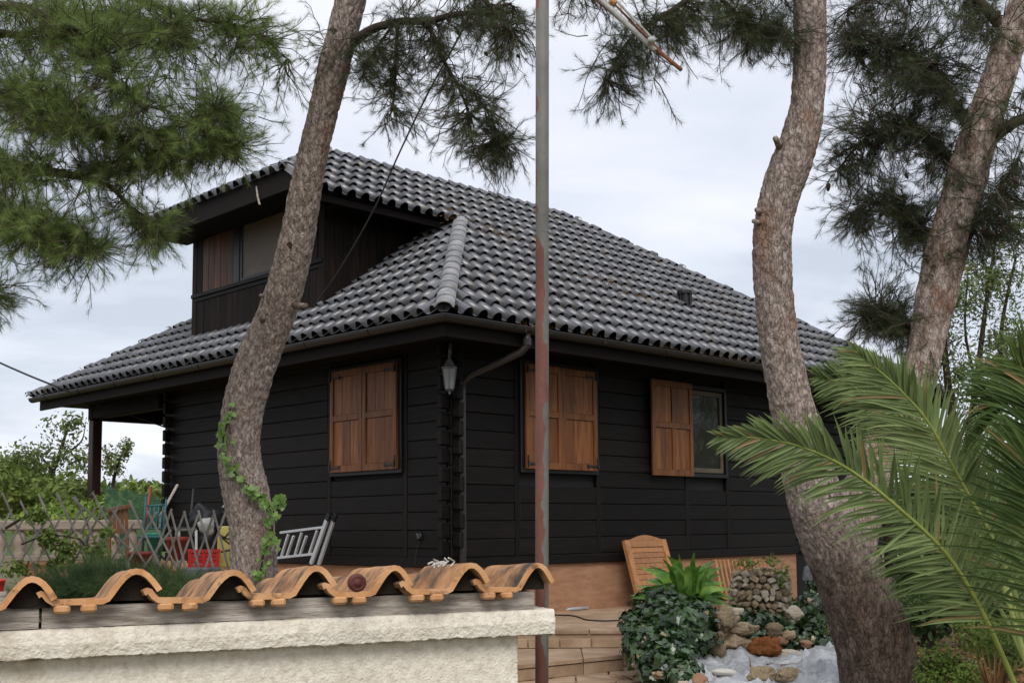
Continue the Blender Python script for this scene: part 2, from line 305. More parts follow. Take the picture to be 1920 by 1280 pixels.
M['bushdark'] = pm('dark_bush_leaves', [(.028, .054, .018), (.052, .090, .030), (.085, .135, .042)], 2, .6, 0, spec=.25, island=.4, trans=.25)
M['bushlime'] = pm('lime_bush_leaves', [(.12, .20, .035), (.19, .28, .05), (.27, .36, .075)], 4, .5, 0, spec=.3, island=.35, trans=.3)
M['olive'] = pm('grey_green_leaves', [(.09, .118, .045), (.15, .19, .07), (.22, .265, .105)], 2, .6, 0, spec=.25, island=.4, trans=.3)
M['soil'] = pm('garden_soil', [(.055, .040, .026), (.10, .075, .050), (.16, .125, .085)], 3, .95, .8, 30, spec=.1, bdist=.03)
M['terrace'] = pm('terrace_stone', [(.27, .175, .105), (.37, .255, .165), (.45, .33, .225)], 4, .75, .4, 40, rnd=.14, spec=.3, stain=((.24, .17, .115), 3, .58, .78), bdist=.006)
M['grout'] = pm('grout', [(.10, .075, .055), (.16, .12, .09)], 12, .95, .5, 60)
M['rock'] = pm('limestone_rock', [(.20, .14, .080), (.42, .315, .195), (.60, .50, .36)], 9, .92, .8, 30, rnd=.28, spec=.15, stain=((.075, .058, .036), 11, .56, .70), bdist=.015)
M['rockpale'] = pm('pale_rock', [(.42, .345, .25), (.58, .50, .385), (.68, .60, .48)], 8, .92, .7, 30, rnd=.15, spec=.15, stain=((.25, .18, .11), 8, .6, .75), bdist=.012)
M['rockred'] = pm('rusty_rock', [(.19, .062, .022), (.34, .125, .045), (.44, .20, .085)], 14, .95, .9, 30, spec=.1, bdist=.02)
M['pebble'] = pm('smooth_pale_stone', [(.52, .50, .43), (.64, .61, .54)], 6, .6, .2, 30, spec=.3)
M['plastic'] = pm('white_plastic_sheet', [(.46, .475, .485), (.58, .59, .60), (.72, .73, .735)], 4, .25, .8, 22, spec=.6, trans=.25, stain=((.34, .33, .30), 5, .62, .82), bdist=.02)
M['alu'] = pm('aluminium', [(.42, .44, .46), (.56, .58, .60)], 8, .42, .15, 60, metal=.15, spec=.5)
M['beige'] = pm('beige_concrete', [(.26, .215, .165), (.37, .31, .25)], 6, .9, .5, 40, rnd=.08, spec=.15, stain=((.25, .20, .15), 4, .58, .78))
M['lattice'] = pm('grey_lattice', [(.20, .18, .16), (.34, .315, .285)], 9, .85, .4, 40, rnd=.22, spec=.15)
M['red'] = pm('red_plastic', [(.50, .012, .012), (.62, .025, .022)], 5, .4, .1, 20, spec=.5)
M['pot'] = pm('red_brown_pot', [(.20, .030, .018), (.30, .055, .034)], 9, .6, .2, 40)
M['yellow'] = pm('yellow_panel', [(.50, .42, .10), (.60, .52, .16)], 5, .6, .2, 30, stain=((.33, .27, .09), 5, .6, .75))
M['green'] = pm('green_plastic', [(.012, .15, .085), (.022, .21, .125)], 5, .45, .1, 20, spec=.5)
M['teal'] = pm('teal_metal', [(.015, .085, .095), (.03, .13, .14)], 9, .5, .2, 40)
M['black'] = pm('black_plastic', [(.008, .008, .009), (.016, .016, .018)], 8, .5, .3, 30, spec=.4)
M['brownwood'] = pm('brown_wood', [(.14, .060, .026), (.22, .10, .045)], 3, .6, .3, 24, (6, 6, .6))
M['cloth'] = pm('pale_cloth', [(.42, .40, .36), (.58, .56, .52)], 6, .9, .4, 40)
M['white'] = pm('white_paint', [(.62, .62, .60), (.74, .74, .72)], 6, .5, .15, 30)
M['litter'] = pm('dry_needles', [(.11, .055, .025), (.20, .105, .048), (.29, .17, .085)], 6, .9, 0, island=.4, spec=.1)
M['ground'] = pm('ground', [(.075, .070, .040), (.13, .115, .066), (.19, .165, .10)], .7, .95, .6, 8, spec=.1, bdist=.05)
M['hill'] = pm('wooded_hill', [(.050, .080, .028), (.085, .12, .040), (.12, .15, .055)], .05, .95, .8, .5, spec=.05, bdist=2)
M['cable'] = pm('cable', [(.012, .012, .012), (.025, .025, .025)], 9, .6, 0)
M['net'] = pm('green_netting', [(.035, .11, .07), (.055, .15, .095)], 6, .7, .3, 60, alpha=.42)
M['brick'] = pm('old_brick', [(.26, .13, .075), (.36, .20, .125), (.42, .27, .19)], 9, .9, .6, 40, rnd=.2, spec=.15, bdist=.008)
M['rollshade'] = pm('roll_hollow_shade', [(.020, .016, .013), (.04, .032, .026)], 20, .95, .6, 60, spec=.1)  # near-black colour standing in for the shade inside the clay tile rolls
M['shutterdark'] = pm('old_brown_board', [(.035, .014, .006), (.080, .030, .011), (.15, .058, .020)], 3.2, .55, .4, 24, (7, 7, .55), rnd=.4, spec=.3, bdist=.004)
# ================================================================== large structure
def fdepth(x, y): return (x-CP.x)*FW.x + (y-CP.y)*FW.y
def sstep(a, b, t):
    t = min(1, max(0, (t-a)/(b-a))); return t*t*(3-2*t)
def terrain(x, y):
    d = (x-CP.x)*math.cos(YAW) + (y-CP.y)*math.sin(YAW); s = (x-CP.x)*math.sin(YAW) - (y-CP.y)*math.cos(YAW)
    h = -1.16 + .36*sstep(4.2, 6.2, d)
    h += .16*sstep(.9, 1.6, s)*sstep(6.3, 7.4, d)*(1-sstep(14, 20, d))      # raised garden bed on the right
    h -= 3.0*sstep(24, 60, d)
    return h + .03*noise.noise(V((x*.6, y*.6, 0)))
def make_ground():
    xs = np.concatenate([-np.geomspace(400, 14, 18), np.linspace(-12, 14, 90), np.geomspace(16, 400, 18)])
    v = [(x, y, terrain(x, y)) for x in xs for y in xs]; n = len(xs)
    f = [(i*n+j, (i+1)*n+j, (i+1)*n+j+1, i*n+j+1) for i in range(n-1) for j in range(n-1)]
    o = link('ground', npmesh('ground', v, f, True), M['ground']); tag(o, kind='structure')
make_ground()
def make_hill():
    b = CP.copy(); v = []; f = []; nx, ny = 60, 14
    for i in range(nx):
        for j in range(ny):
            px = -900 + 3800*i/(nx-1); d = 150 + 30*j
            base = dp(px, 985, d); t = j/(ny-1)
            hh = (7.5 + 3.0*noise.noise(V((i*.13, 0, 3))) + 2.2*noise.noise(V((i*.5, j*.4, 3))))*math.sin(math.pi*min(1, t*1.25+.02)*.62)
            v.append((base.x, base.y, -4.4 + hh*2.0))
    for i in range(nx-1):
        for j in range(ny-1): f.append((i*ny+j, (i+1)*ny+j, (i+1)*ny+j+1, i*ny+j+1))
    o = link('hill', npmesh('hill', v, f, True), M['hill']); tag(o, kind='structure')
make_hill()

# ---- terrace and steps
TZ, SZ, PZ = -.52, -.64, -.77
e0, e1 = gz(640, 1190, TZ), gz(1172, 1187, TZ)
b1 = ax(1185, 1143, 1, .0)
mb = MB(); poly = [(e0.x, e0.y, TZ-.9), (e1.x, e1.y, TZ-.9), (b1.x, -.02, TZ-.9), (b1.x, .3, TZ-.9), (-.3, .3, TZ-.9), (-.3, 9.0, TZ-.9), (-2.6, 9.0, TZ-.9), (-3.2, 2.5, TZ-.9)]
mb.prism(poly, (0, 0, .9)); ter = mb.build('terrace', M['terrace']); tag(ter, kind='structure')
st = empty('stone_steps', gz(1080, 1262, PZ), 'tan tiled garden steps leading up to the terrace beside the red pole', 'steps')
s0, s1 = gz(930, 1249, SZ), gz(1168, 1226, SZ); t0, t1 = gz(930, 1189, TZ), gz(1168, 1187, TZ)
mb = MB(); mb.prism([(s0.x, s0.y, SZ-.5), (s1.x, s1.y, SZ-.5), (t1.x, t1.y, SZ-.5), (t0.x, t0.y, SZ-.5)], (0, 0, .49)); mb.build('step_base', M['grout'], st)
def tiles_on(a0, a1, c0, c1, n, z, th, name, m, parent, gap=.012, over=0.0):
    for i in range(n):
        u0, u1 = i/n, (i+1)/n; q = []
        for (u, e_) in ((u0, 1), (u1, -1)):
            for (p, r) in ((a0, a1), (c0, c1)): q.append(V(p).lerp(V(r), u) + (V(r)-V(p)).normalized()*gap*.5*e_)
        P = [q[0], q[2], q[3], q[1]]; fr = (V(c0)-V(a0)); fr.z = 0; fr.normalize()
        P[0] = P[0] - fr*over; P[1] = P[1] - fr*over
        mb = MB(); mb.prism([(p.x, p.y, z-th) for p in P], (0, 0, th+random.uniform(-.002, .002))); o = mb.build(name, m, parent)
tiles_on(s0, s1, t0, t1, 3, SZ, .03, 'tread_tile', M['terrace'], st, over=.025)
def riser(a0, a1, zt, zb, n, off):
    d = (V(a1)-V(a0)); d.z = 0; d.normalize(); nn = V((d.y, -d.x, 0))
    if nn.dot(CP-V(a0)) < 0: nn = -nn
    for i in range(n):
        p = V(a0).lerp(V(a1), i/n) + d*.006; q = V(a0).lerp(V(a1), (i+1)/n) - d*.006
        c = (p+q)/2; c.z = (zt+zb)/2; c += nn*off
        MB().box(c, d*((q-p).length/2), nn*.009, (0, 0, (zt-zb)/2-.004), .003).build('riser_tile', M['terrace'], st)
riser(t0, t1, TZ-.034, SZ, 4, .012); riser(s0, s1, SZ-.034, PZ, 3, .0)
ee = V((e1.x, e1.y, 0)) - V((e0.x, e0.y, 0)); inn = V((-ee.y, ee.x, 0)).normalized()
tiles_on(e0.lerp(e1, .5), e1, e0.lerp(e1, .5)+inn*.33, e1+inn*.33, 4, TZ+.026, .024, 'edge_tile', M['terrace'], ter, over=.02)
# flagged path in front of the steps
pa = empty('paved_path', gz(1120, 1275, PZ), 'tan crazy-paved path at the foot of the steps', 'path')
del pa['category']; del pa['label']; pa['kind'] = 'structure'
mb = MB(); pc = [gz(900, 1262, PZ), gz(1180, 1248, PZ), gz(1290, 1275, PZ), gz(1330, 1330, PZ), gz(900, 1400, PZ)]
mb.prism([(p.x, p.y, PZ-.25) for p in pc], (0, 0, .235)); mb.build('path_bed', M['grout'], pa)
cen = []; random.seed(11)
for i in range(7):
    for j in range(6):
        u = (i+.5+random.uniform(-.28, .28))/7; v_ = (j+.5+random.uniform(-.28, .28))/6
        a = gz(940+330*u, 1262+86*v_ - 12*math.sin(u*3), PZ); cen.append(V((a.x, a.y, 0)))
for i, c in enumerate(cen):
    bm = bmesh.new(); bmesh.ops.create_grid(bm, x_segments=1, y_segments=1, size=.6)
    for v_ in bm.verts: v_.co += c
    for j, d in enumerate(cen):
        if j != i and (d-c).length < 1.6:
            nn = (d-c); bmesh.ops.bisect_plane(bm, geom=bm.verts[:]+bm.edges[:]+bm.faces[:], plane_co=c+nn*.5-nn.normalized()*.008, plane_no=nn, clear_outer=True)
    for k in range(len(pc)):     # keep inside the bed
        a, b = pc[k], pc[(k+1) % len(pc)]; e_ = V((b.x-a.x, b.y-a.y, 0)); nn = V((e_.y, -e_.x, 0))
        cc = sum((V((q.x, q.y, 0)) for q in pc), V())/len(pc)
        if nn.dot(cc-V((a.x, a.y, 0))) > 0: nn = -nn
        bmesh.ops.bisect_plane(bm, geom=bm.verts[:]+bm.edges[:]+bm.faces[:], plane_co=V((a.x, a.y, 0))-nn.normalized()*.02, plane_no=nn, clear_outer=True)
    if bm.faces:
        P = [v_.co.copy() for v_ in list(bm.faces)[0].verts]
        if len(P) > 2: MB().prism([(p.x, p.y, PZ-.02) for p in P], (0, 0, .022+random.uniform(-.004, .004))).build('paving_stone', M['terrace'], pa)
    bm.free()

# ================================================================== the timber house
HS = empty('timber_house', (0, 0, -.52), 'black stained timber house with dark tiled hip roof and dormer', 'house')
OV, BASE, ML = .68, 2.42, .735; LS = math.sqrt(1+ML*ML); G = .29; TWD = .19
YD = -OV + 10*G/LS; RY = 2.9; RZ = BASE + ML*(RY+OV)
WX, WY = 6.4, 5.76
# core walls, plinth, skirting
MB().abox(.05, WX-.05, .05, WY-.05, -.05, 2.33).build('wall_core', M['dark'], HS)
MB().abox(.012, WX, .012, WY, -.95, -.003).build('plinth', M['plinth'], HS)
MB().abox(-.03, WX, -.03, .06, -.0, .10, .008).build('skirting_board', M['board_x'], HS)
MB().abox(-.029, .06, .062, WY, -.001, .10, .008).build('skirting_board', M['board_y'], HS)
BH = .185; ZW0, ZW1 = 1.00, 2.16
def boards(axis, segs, z0, zl, opens):
    k = 0
    while z0 + k*BH < 2.31:
        a, b = z0+k*BH, min(z0+(k+1)*BH, 2.315)
        for (s0_, s1_) in segs:
            pieces = [(s0_, s1_)]
            for (o0, o1) in opens:
                if b > ZW0+.02 and a < ZW1-.02:
                    np_ = []
                    for p, q in pieces:
                        if q <= o0 or p >= o1: np_.append((p, q)); continue
                        if p < o0: np_.append((p, o0))
                        if q > o1: np_.append((o1, q))
                    pieces = np_
            for p, q in pieces:
                if q-p < .03: continue
                j = random.uniform(-.004, .004); zz0, zz1 = a+.0014, b-.0014
                mb = MB()
                if axis == 0: mb.abox(p+.002, q-.002, j, .06, zz0, zz1, .007).build('wall_board', M['board_x'], HS)
                else: mb.abox(j, .06, p+.002, q-.002, zz0, zz1, .007).build('wall_board', M['board_y'], HS)
        k += 1
UPX = [(.905, .975), (2.215, 2.28), (3.885, 3.955), (4.76, 4.83)]; UPY = [(.69, .755), (2.035, 2.10)]
def between(ups, end, st0=.07):
    r = []; a = st0
    for u0, u1 in ups: r.append((a, u0)); a = u1
    r.append((a, end)); return r
boards(0, between(UPX, WX-.01, .0), .10, 2.31, [(.975, 2.215), (3.955, 4.76)])
boards(1, between(UPY, WY-.01, .066), .10-BH/2+.001 if False else .10+BH*.5-BH, 2.31, [(.755, 2.035)])
for u0, u1 in UPX: MB().abox(u0+.002, u1-.002, -.005, .06, .10, 2.31, .006).build('upright', M['board_x'], HS)
for u0, u1 in UPY: MB().abox(-.005, .06, u0+.002, u1-.002, .10, 2.31, .006).build('upright', M['board_y'], HS)
# crossing log ends at the corners
k = 0
for k in range(12):
    z = .10 + k*BH
    MB().abox(-.135+random.uniform(-.01, .01), -.004, .004, .064, z+.012, min(z+BH-.02, 2.3), .012).build('log_end', M['board_x'], HS)
    z2 = z + BH/2
    if z2+BH-.02 < 2.36: MB().abox(.004, .064, -.135+random.uniform(-.01, .01), -.006, z2+.012, min(z2+BH-.02, 2.3), .012).build('log_end', M['board_y'], HS)
    MB().abox(.004, .064, WY+.0, WY+.13, z2+.012, min(z2+BH-.02, 2.3), .012).build('log_end', M['board_y'], HS)
    MB().abox(-.12, -.012, WY-.10, WY-.035, z+.012, min(z+BH-.02, 2.3), .012).build('log_end', M['board_x'], HS)
# ---- windows and shutters
def shutter_leaf(parent, o, u, n, w_, h_, panels, m, thick=.035):
    """leaf of stiles, rails and sunk panels; o lower corner, u across, n outward"""
    o = V(o); u = V(u); n = V(n); z = V((0, 0, 1)); sw = .06
    mb = MB()
    def part(a0, a1, b0, b1, d0, d1, ch=.004):
        mb.box(o + u*(a0+a1)/2 + z*(b0+b1)/2 + n*(d0+d1)/2, u*(a1-a0)/2, n*(d1-d0)/2, z*(b1-b0)/2, ch)
    part(0, sw, 0, h_, 0, thick); part(w_-sw, w_, 0, h_, 0, thick)
    part(sw, w_-sw, 0, .075, .001, thick-.001); part(sw, w_-sw, h_-.075, h_, .001, thick-.001)
    md = h_*.53; part(sw, w_-sw, md-.035, md+.035, .001, thick-.001)
    s = mb.build('shutter_leaf', m, parent)
    cols = [(sw, w_-sw)] if panels == 1 else [(sw, w_/2-.02), (w_/2+.02, w_-sw)]
    if panels == 2:
        mb2 = MB(); mb2.box(o+u*w_/2+z*h_/2+n*(thick/2-.001), u*.02, n*(thick/2-.001), z*(h_/2-.075)); mb2.build('mullion', m, parent)
    for a0, a1 in cols:
        for b0, b1 in ((.075, md-.035), (md+.035, h_-.075)):
            nb = 3; st_ = (a1-a0)/nb
            for q in range(nb):
                mb3 = MB(); p0 = a0+q*st_+.001; p1 = a0+(q+1)*st_-.001
                mb3.box(o+u*(p0+p1)/2+z*(b0+b1)/2+n*.011, u*(p1-p0)/2, n*.007, z*((b1-b0)/2-.001), .003); mb3.build('panel_board', m, parent)
    return s
def strap(parent, p, u, n, L):
    mb = MB(); p = V(p); u = V(u); n = V(n)
    mb.box(p+u*L/2+n*.003, u*L/2, n*.003, (0, 0, .011)); mb.box(p+u*L+n*.003, u*.006, n*.003, (0, 0, .022))
    mb.box(p+V((0, 0, .03))+n*.004, u*.010, n*.004, (0, 0, .06)); mb.tube([p+V((0, 0, -.035))+n*.012, p+V((0, 0, .035))+n*.012], .009, 8); mb.build('hinge', M['iron'], parent)
def window_frame(o, u, n, w_, h_, name='window', t=.05):
    o = V(o); u = V(u); n = V(n); z = V((0, 0, 1)); mb = MB()
    for a0, a1, b0, b1 in ((-t, 0, -t, h_+t), (w_, w_+t, -t, h_+t), (0, w_, -t, 0), (0, w_, h_, h_+t)):
        mb.box(o+u*(a0+a1)/2+z*(b0+b1)/2+n*.006, u*(a1-a0)/2, n*.026, z*(b1-b0)/2, .004)
    return mb.build(name, M['frame'], HS)
ux, uy, nx_, ny_ = V((1, 0, 0)), V((0, 1, 0)), V((-1, 0, 0)), V((0, -1, 0))
wl = window_frame((0, .80, 1.03), uy, nx_, 1.165, 1.12)
MB().abox(.03, .045, .80, 1.965, 1.03, 2.15).build('pane', M['glass'], wl)
shutter_leaf(wl, (-.034, 1.385, 1.02), uy, nx_, .585, 1.14, 1, M['shutter']); shutter_leaf(wl, (-.030, .795, 1.02), uy, nx_, .585, 1.14, 1, M['shutter'])
for yy, s_ in ((1.955, -1), (.81, 1)):
    for zz in (1.075, 2.08): strap(wl, (-.072, yy, zz), uy*s_, nx_, .17)
w1 = window_frame((1.02, 0, 1.03), ux, ny_, 1.155, 1.12)
MB().abox(1.02, 2.175, .03, .045, 1.03, 2.15).build('pane', M['glass'], w1)
shutter_leaf(w1, (1.02, -.034, 1.02), ux, ny_, .565, 1.13, 1, M['shutter']); shutter_leaf(w1, (1.592, -.032, 1.02), ux, ny_, .578, 1.13, 1, M['shutter'])
for xx, s_ in ((1.035, 1), (2.16, -1)):
    for zz in (1.075, 2.08): strap(w1, (xx, -.072, zz), ux*s_, ny_, .17)
w2 = window_frame((3.99, 0, 1.05), ux, ny_, .735, 1.06)
MB().abox(3.99, 4.725, .022, .04, 1.05, 2.11).build('pane', M['glass'], w2)
mb = MB()
for a0, a1, b0, b1 in ((4.00, 4.055, 1.06, 2.10), (4.66, 4.715, 1.06, 2.10), (4.055, 4.66, 1.06, 1.12), (4.055, 4.66, 2.04, 2.10)): mb.abox(a0, a1, .0, .021, b0, b1, .004)
mb.build('sash', M['blind'], w2)
shutter_leaf(w2, (3.15, -.058, 1.0), ux, ny_, .80, 1.16, 2, M['shutter'])
MB().abox(WX-.05, 9.78, .50, 5.7, -.9, 2.26).build('recessed_wall_core', M['dark'], HS)
for i in range(13): MB().abox(WX-.04, 9.8, .44, .50, .0+i*.178, .172+i*.178 if i < 12 else 2.255, .012).build('wall_board', M['board_x'], HS)
w3 = window_frame((6.85, .44, 1.2), ux, ny_, .8, .8)
MB().abox(6.85, 7.65, .425, .439, 1.2, 2.0).build('pane', M['glass'], w3)
# ---- eaves: fascia, soffit, gutters
FX = -OV+.055; XE, YE = 10.0, 8.6
MB().abox(FX-.0, FX+.03, FX, YE-.05, 2.19, 2.37, .004).build('fascia', M['eave'], HS)
MB().abox(FX+.031, XE-.05, FX, FX+.03, 2.19, 2.37, .004).build('fascia', M['eave'], HS)
MB().abox(FX+.032, .02, FX+.032, YE-.08, 2.262, 2.282).build('soffit', M['eave'], HS)
MB().abox(.022, XE-.08, FX+.032, .02, 2.262, 2.282).build('soffit', M['eave'], HS)
MB().abox(.022, XE-.08, WY+.2, YE-.08, 2.262, 2.282).build('soffit', M['eave'], HS)
MB().abox(WX+.1, XE-.08, .022, WY+.19, 2.262, 2.282).build('soffit', M['eave'], HS)
def half_gutter(a, b, side, r=.062):
    a = V(a); b = V(b); d = (b-a).normalized(); s = V(side); z = V((0, 0, 1)); mb = MB(); n = 9; L = (b-a).length; m = max(2, int(L/.5))
    b0 = 0; pr = []
    for k in range(n+1):
        t = math.pi*k/n; pr.append((math.cos(t)*r, -math.sin(t)*r))
    pr = [(r+.008, .006), (r+.008, -.004)] + pr + [(p[0]*.93, p[1]*.93) for p in pr[::-1]]
    for i in range(m+1):
        c = a + d*(L*i/m)
        for (u, v_) in pr: mb.v.append(tuple(c + s*u + z*v_ - (d*u if i == 0 else d*0)))
    q = len(pr)
    for i in range(m):
        for k in range(q): mb.f.append((i*q+k, i*q+(k+1) % q, (i+1)*q+(k+1) % q, (i+1)*q+k))
    mb.f.append(tuple(range(q))); mb.f.append(tuple(m*q+k for k in range(q))[::-1])
    g = mb.build('gutter', M['gutter'], HS)
    for i in range(1, int(L/1.1)+1):     # joint brackets
        c = a + d*min(L-.05, (i*1.1)); br = MB()
        for k in range(9):
            t0_, t1_ = math.pi*k/9, math.pi*(k+1)/9
            p0 = c + s*math.cos(t0_)*(r+.003) - z*math.sin(t0_)*(r+.003); p1 = c + s*math.cos(t1_)*(r+.003) - z*math.sin(t1_)*(r+.003)
            br.bar(p0, p1, .022, .006, up=(p0-c))
        br.build('gutter_bracket', M['gutter'], g)
GZ = 2.372; gx = FX-.068
half_gutter((gx, gx, GZ), (gx, YE+.06, GZ), (-1, 0, 0)); half_gutter((gx, gx, GZ), (XE+.05, gx, GZ), (0, -1, 0))
# downpipe from the right-hand gutter, elbowed back to the wall
mb = MB(); mb.tube([(.40, gx, GZ-.05), (.40, gx, 2.20), (.36, gx+.05, 2.13), (.12, -.16, 1.93), (.085, -.085, 1.86), (.085, -.075, 1.78), (.085, -.075, .10), (.085, -.075, -.5)], .038, 12); dpipe = mb.build('downpipe', M['pipe'], HS, True)
for z in (1.5, .16): MB().lathe((.085, -.075, z), [(.038, 0), (.044, .0), (.044, .03), (.038, .03)], 12).build('pipe_clip', M['pipe'], dpipe, False)
MB().lathe((.40, gx, 2.20), [(.038, 0), (.046, .0), (.046, .07), (.038, .07)], 12).build('pipe_collar', M['pipe'], dpipe)
# porch post and beams on the far left, and the one on the far right
MB().abox(-.075, .075, 7.93, 8.08, -.6, 2.04, .012).build('porch_post', M['post'], HS)
MB().abox(-.09, 9.2, 7.93, 8.08, 2.041, 2.26, .01).build('porch_beam', M['eave'], HS)
MB().abox(-.088, .088, WY+.14, 7.925, 2.06, 2.26, .01).build('porch_beam', M['eave'], HS)
MB().abox(9.0, 9.15, -.09, .06, -.8, 2.04, .012).build('porch_post', M['post'], HS)
MB().abox(WX+.1, 9.4, -.085, .065, 2.041, 2.26, .01).build('porch_beam', M['eave'], HS)

# ---- roof deck
def zR(y): return BASE + ML*(y+OV)
hipL = (-OV, 8.6); KL = .55                      # far-left hip: X+OV = KL*(8.6-Y)
XR1 = 10-(RY+OV)/.7                               # ridge end (right)
def zF(x): return 4.43 + .6*(x+.6)
XF = -.6; YF0 = (zF(XF)-BASE)/ML-OV; XRS = (RZ-4.43)/.6-.6
mb = MB(); dz = -.03
def P3(x, y, z): return (x, y, z+dz)
YL = 5.2; XL = -OV+KL*(8.6-YL)
mb.add([P3(-OV, -OV, BASE), P3(10, -OV, BASE), P3(XR1, RY, RZ), P3(XRS, RY, RZ), P3(XF, YF0, zF(XF)), P3(XF, YD, zR(YD)), P3(YD, YD, zR(YD))], [(0, 1, 2, 3, 4, 5, 6)])
mb.add([P3(-OV, -OV, BASE), P3(YD, YD, zR(YD)), P3(XL, YL, BASE+ML*(XL+OV)), P3(-OV, 8.6, BASE)], [(0, 1, 2, 3)])
mb.add([P3(-OV, 8.6, BASE), P3(XL, YL, BASE+ML*(XL+OV)), P3(XRS, RY, RZ), P3(XR1, RY, RZ), P3(10, 8.6, BASE)], [(0, 1, 2, 4), (2, 3, 4)])
mb.add([P3(10, -OV, BASE), P3(10, 8.6, BASE), P3(XR1, RY, RZ)], [(0, 1, 2)])
mb.add([P3(XF, YF0, zF(XF)), P3(XRS, RY, RZ), P3(XF, 5.5, zF(XF))], [(0, 1, 2)])
mb.add([P3(XRS, RY, RZ), P3(XF, 5.5, zF(XF)), P3(3.0, 5.4, zF(XF)), P3(3.0, RY, RZ)], [(0, 1, 2, 3)])
roof = mb.build('roof', M['dark'], HS)
# ---- one roof tile: pan and roll, lifted at its lower end
def tile_arrays():
    us = [0, .012, .026, .052, .078, .092, .104, .145, .195]; hs = [.006, .034, .050, .058, .050, .034, .006, .0, .004]
    v = []
    wide = lambda u, k: .052+(u-.052)*k if u < .11 else u
    for (y, lift, up, k) in ((0, .010, .026, 1.26), (.325, .0, .0, .95)):
        for u, h in zip(us, hs): v.append((wide(u, k)-.0025, y, h+lift+up*(h/.058)))
    for u, h in zip(us, hs): v.append((wide(u, 1.22)-.0025, .002, h+.010+.026*(h/.058)-.0035))
    n = len(us); f = []
    for i in range(n-1): f.append((i, i+1, n+i+1, n+i)); f.append((2*n+i, 2*n+i+1, i+1, i))
    return np.array(v), np.array(f)
TV, TF = tile_arrays()
tile_me = npmesh('roof_tile', TV, TF, True); tile_me.materials.append(M['tile'])
for p in tile_me.polygons: p.use_smooth = (p.index % 2 == 0)
def lay(o, u, v_, rows, cols, cond, cuts):
    """o eave corner; u across, v up; cond(x,y) plan test for dropping; cuts: plan half-planes ((x,y),(nx,ny)) kept where n.(p-c)>=0"""
    o = V(o); u = V(u); v_ = V(v_).normalized(); n_ = u.cross(v_); whole = []; cut = []
    for r in rows:
        for c in cols:
            org = o + u*(c*TWD) + v_*(r*G); m = Matrix(((u.x, v_.x, n_.x, org.x), (u.y, v_.y, n_.y, org.y), (u.z, v_.z, n_.z, org.z), (0, 0, 0, 1)))
            cs = [org, org+u*TWD, org+v_*.3, org+u*TWD+v_*.3]; mid = org+u*TWD/2+v_*G/2
            if cond and cond(mid.x, mid.y): continue
            bad = False; need = []
            for (cx_, cy_), (a, b) in cuts(r):
                ds = [a*(q.x-cx_)+b*(q.y-cy_) for q in cs]
                if max(ds) <= .01: bad = True; break
                if min(ds) < -.001: need.append(((cx_, cy_), (a, b)))
            if bad: continue
            if not need: whole.append(m); continue
            bm = bmesh.new(); vs_ = [bm.verts.new(m @ V(q)) for q in TV]
            for f in TF: bm.faces.new([vs_[i] for i in f])
            for (cx_, cy_), (a, b) in need:
                bmesh.ops.bisect_plane(bm, geom=bm.verts[:]+bm.edges[:]+bm.faces[:], plane_co=(cx_, cy_, 0), plane_no=(-a, -b, 0), clear_outer=True)
            if bm.faces: bm.verts.index_update(); cut.append(([tuple(q.co) for q in bm.verts], [[q.index for q in f.verts] for f in bm.faces], org))
            bm.free()
    return whole, cut
s2 = math.sqrt(.5)
whole, cut = [], []
def cutsR(r):
    c = [((10, -OV), (-.573, -.819))]               # right hip
    if r < 10: c.append(((0, 0), (s2, -s2)))        # near hip, keep X >= Y
    else:
        c.append(((XF, 0), (1, 0))); a = V((XRS-XF, RY-YF0)); a.normalize(); c.append(((XF, YF0), (a.y, -a.x)))
        c.append(((0, RY+.02), (0, -1)))
    return c
a_, b_ = lay((-OV-.19, -OV-.05, BASE-.03), (1, 0, 0), (0, 1, ML), range(0, 16), range(-1, 60), None, cutsR); whole += a_; cut += b_
def cutsL(r): return [((0, 0), (-s2, s2)), ((-OV, 8.6), (-1/math.hypot(1, KL), -KL/math.hypot(1, KL)))]
a_, b_ = lay((-OV-.05, 8.75, BASE-.03), (0, -1, 0), (1, 0, ML), range(0, 12), range(0, 60), lambda x, y: (x > .02 and 2.25 < y < 5.15) or (x > 1.55), cutsL); whole += a_; cut += b_
def cutsF(r):
    a = V((XRS-XF, RY-YF0)).normalized(); return [((XF, YF0), (-a.y, a.x)), ((XF, 5.5), (-(5.5-RY)/3, -(XRS-XF)/3))]
a_, b_ = lay((XF-.05, 5.55, zF(XF)-.03), (0, -1, 0), (1, 0, .6), range(0, 5), range(0, 22), None, cutsF); whole += a_; cut += b_
whole.sort(key=lambda m: (m.translation-CP).length); cut.sort(key=lambda c: (c[2]-CP).length)
for m in whole[:270]:
    o = bpy.data.objects.new('roof_tile', tile_me); COL.objects.link(o); o.parent = roof
    o.matrix_basis = m @ Matrix.Rotation(random.uniform(-.012, .012), 4, 'Z') @ Matrix.Translation((0, 0, random.uniform(-.003, .003)))
for vs_, fs, _ in cut[:30]:
    me = bpy.data.meshes.new('roof_tile'); me.from_pydata(vs_, [], fs); me.materials.append(M['tile']); o = link('roof_tile', me, None, roof)
rest = whole[270:]
mats = np.array([[[m[i][j] for j in range(3)] for i in range(3)] for m in rest]); pos = np.array([list(m.translation) for m in rest]) + rng.uniform(-.003, .003, (len(rest), 3))
vv, ff = scatter(TV, TF, mats, pos)
me = npmesh('roof_tiles', vv, ff, True); me.polygons.foreach_set('use_smooth', np.tile(np.array([True, False]), len(ff)//2))
o = link('roof_tiles', me, M['tiles'], roof); o['kind'] = 'stuff'
mb = MB()
for vs_, fs, _ in cut[30:]: mb.add(vs_, fs)
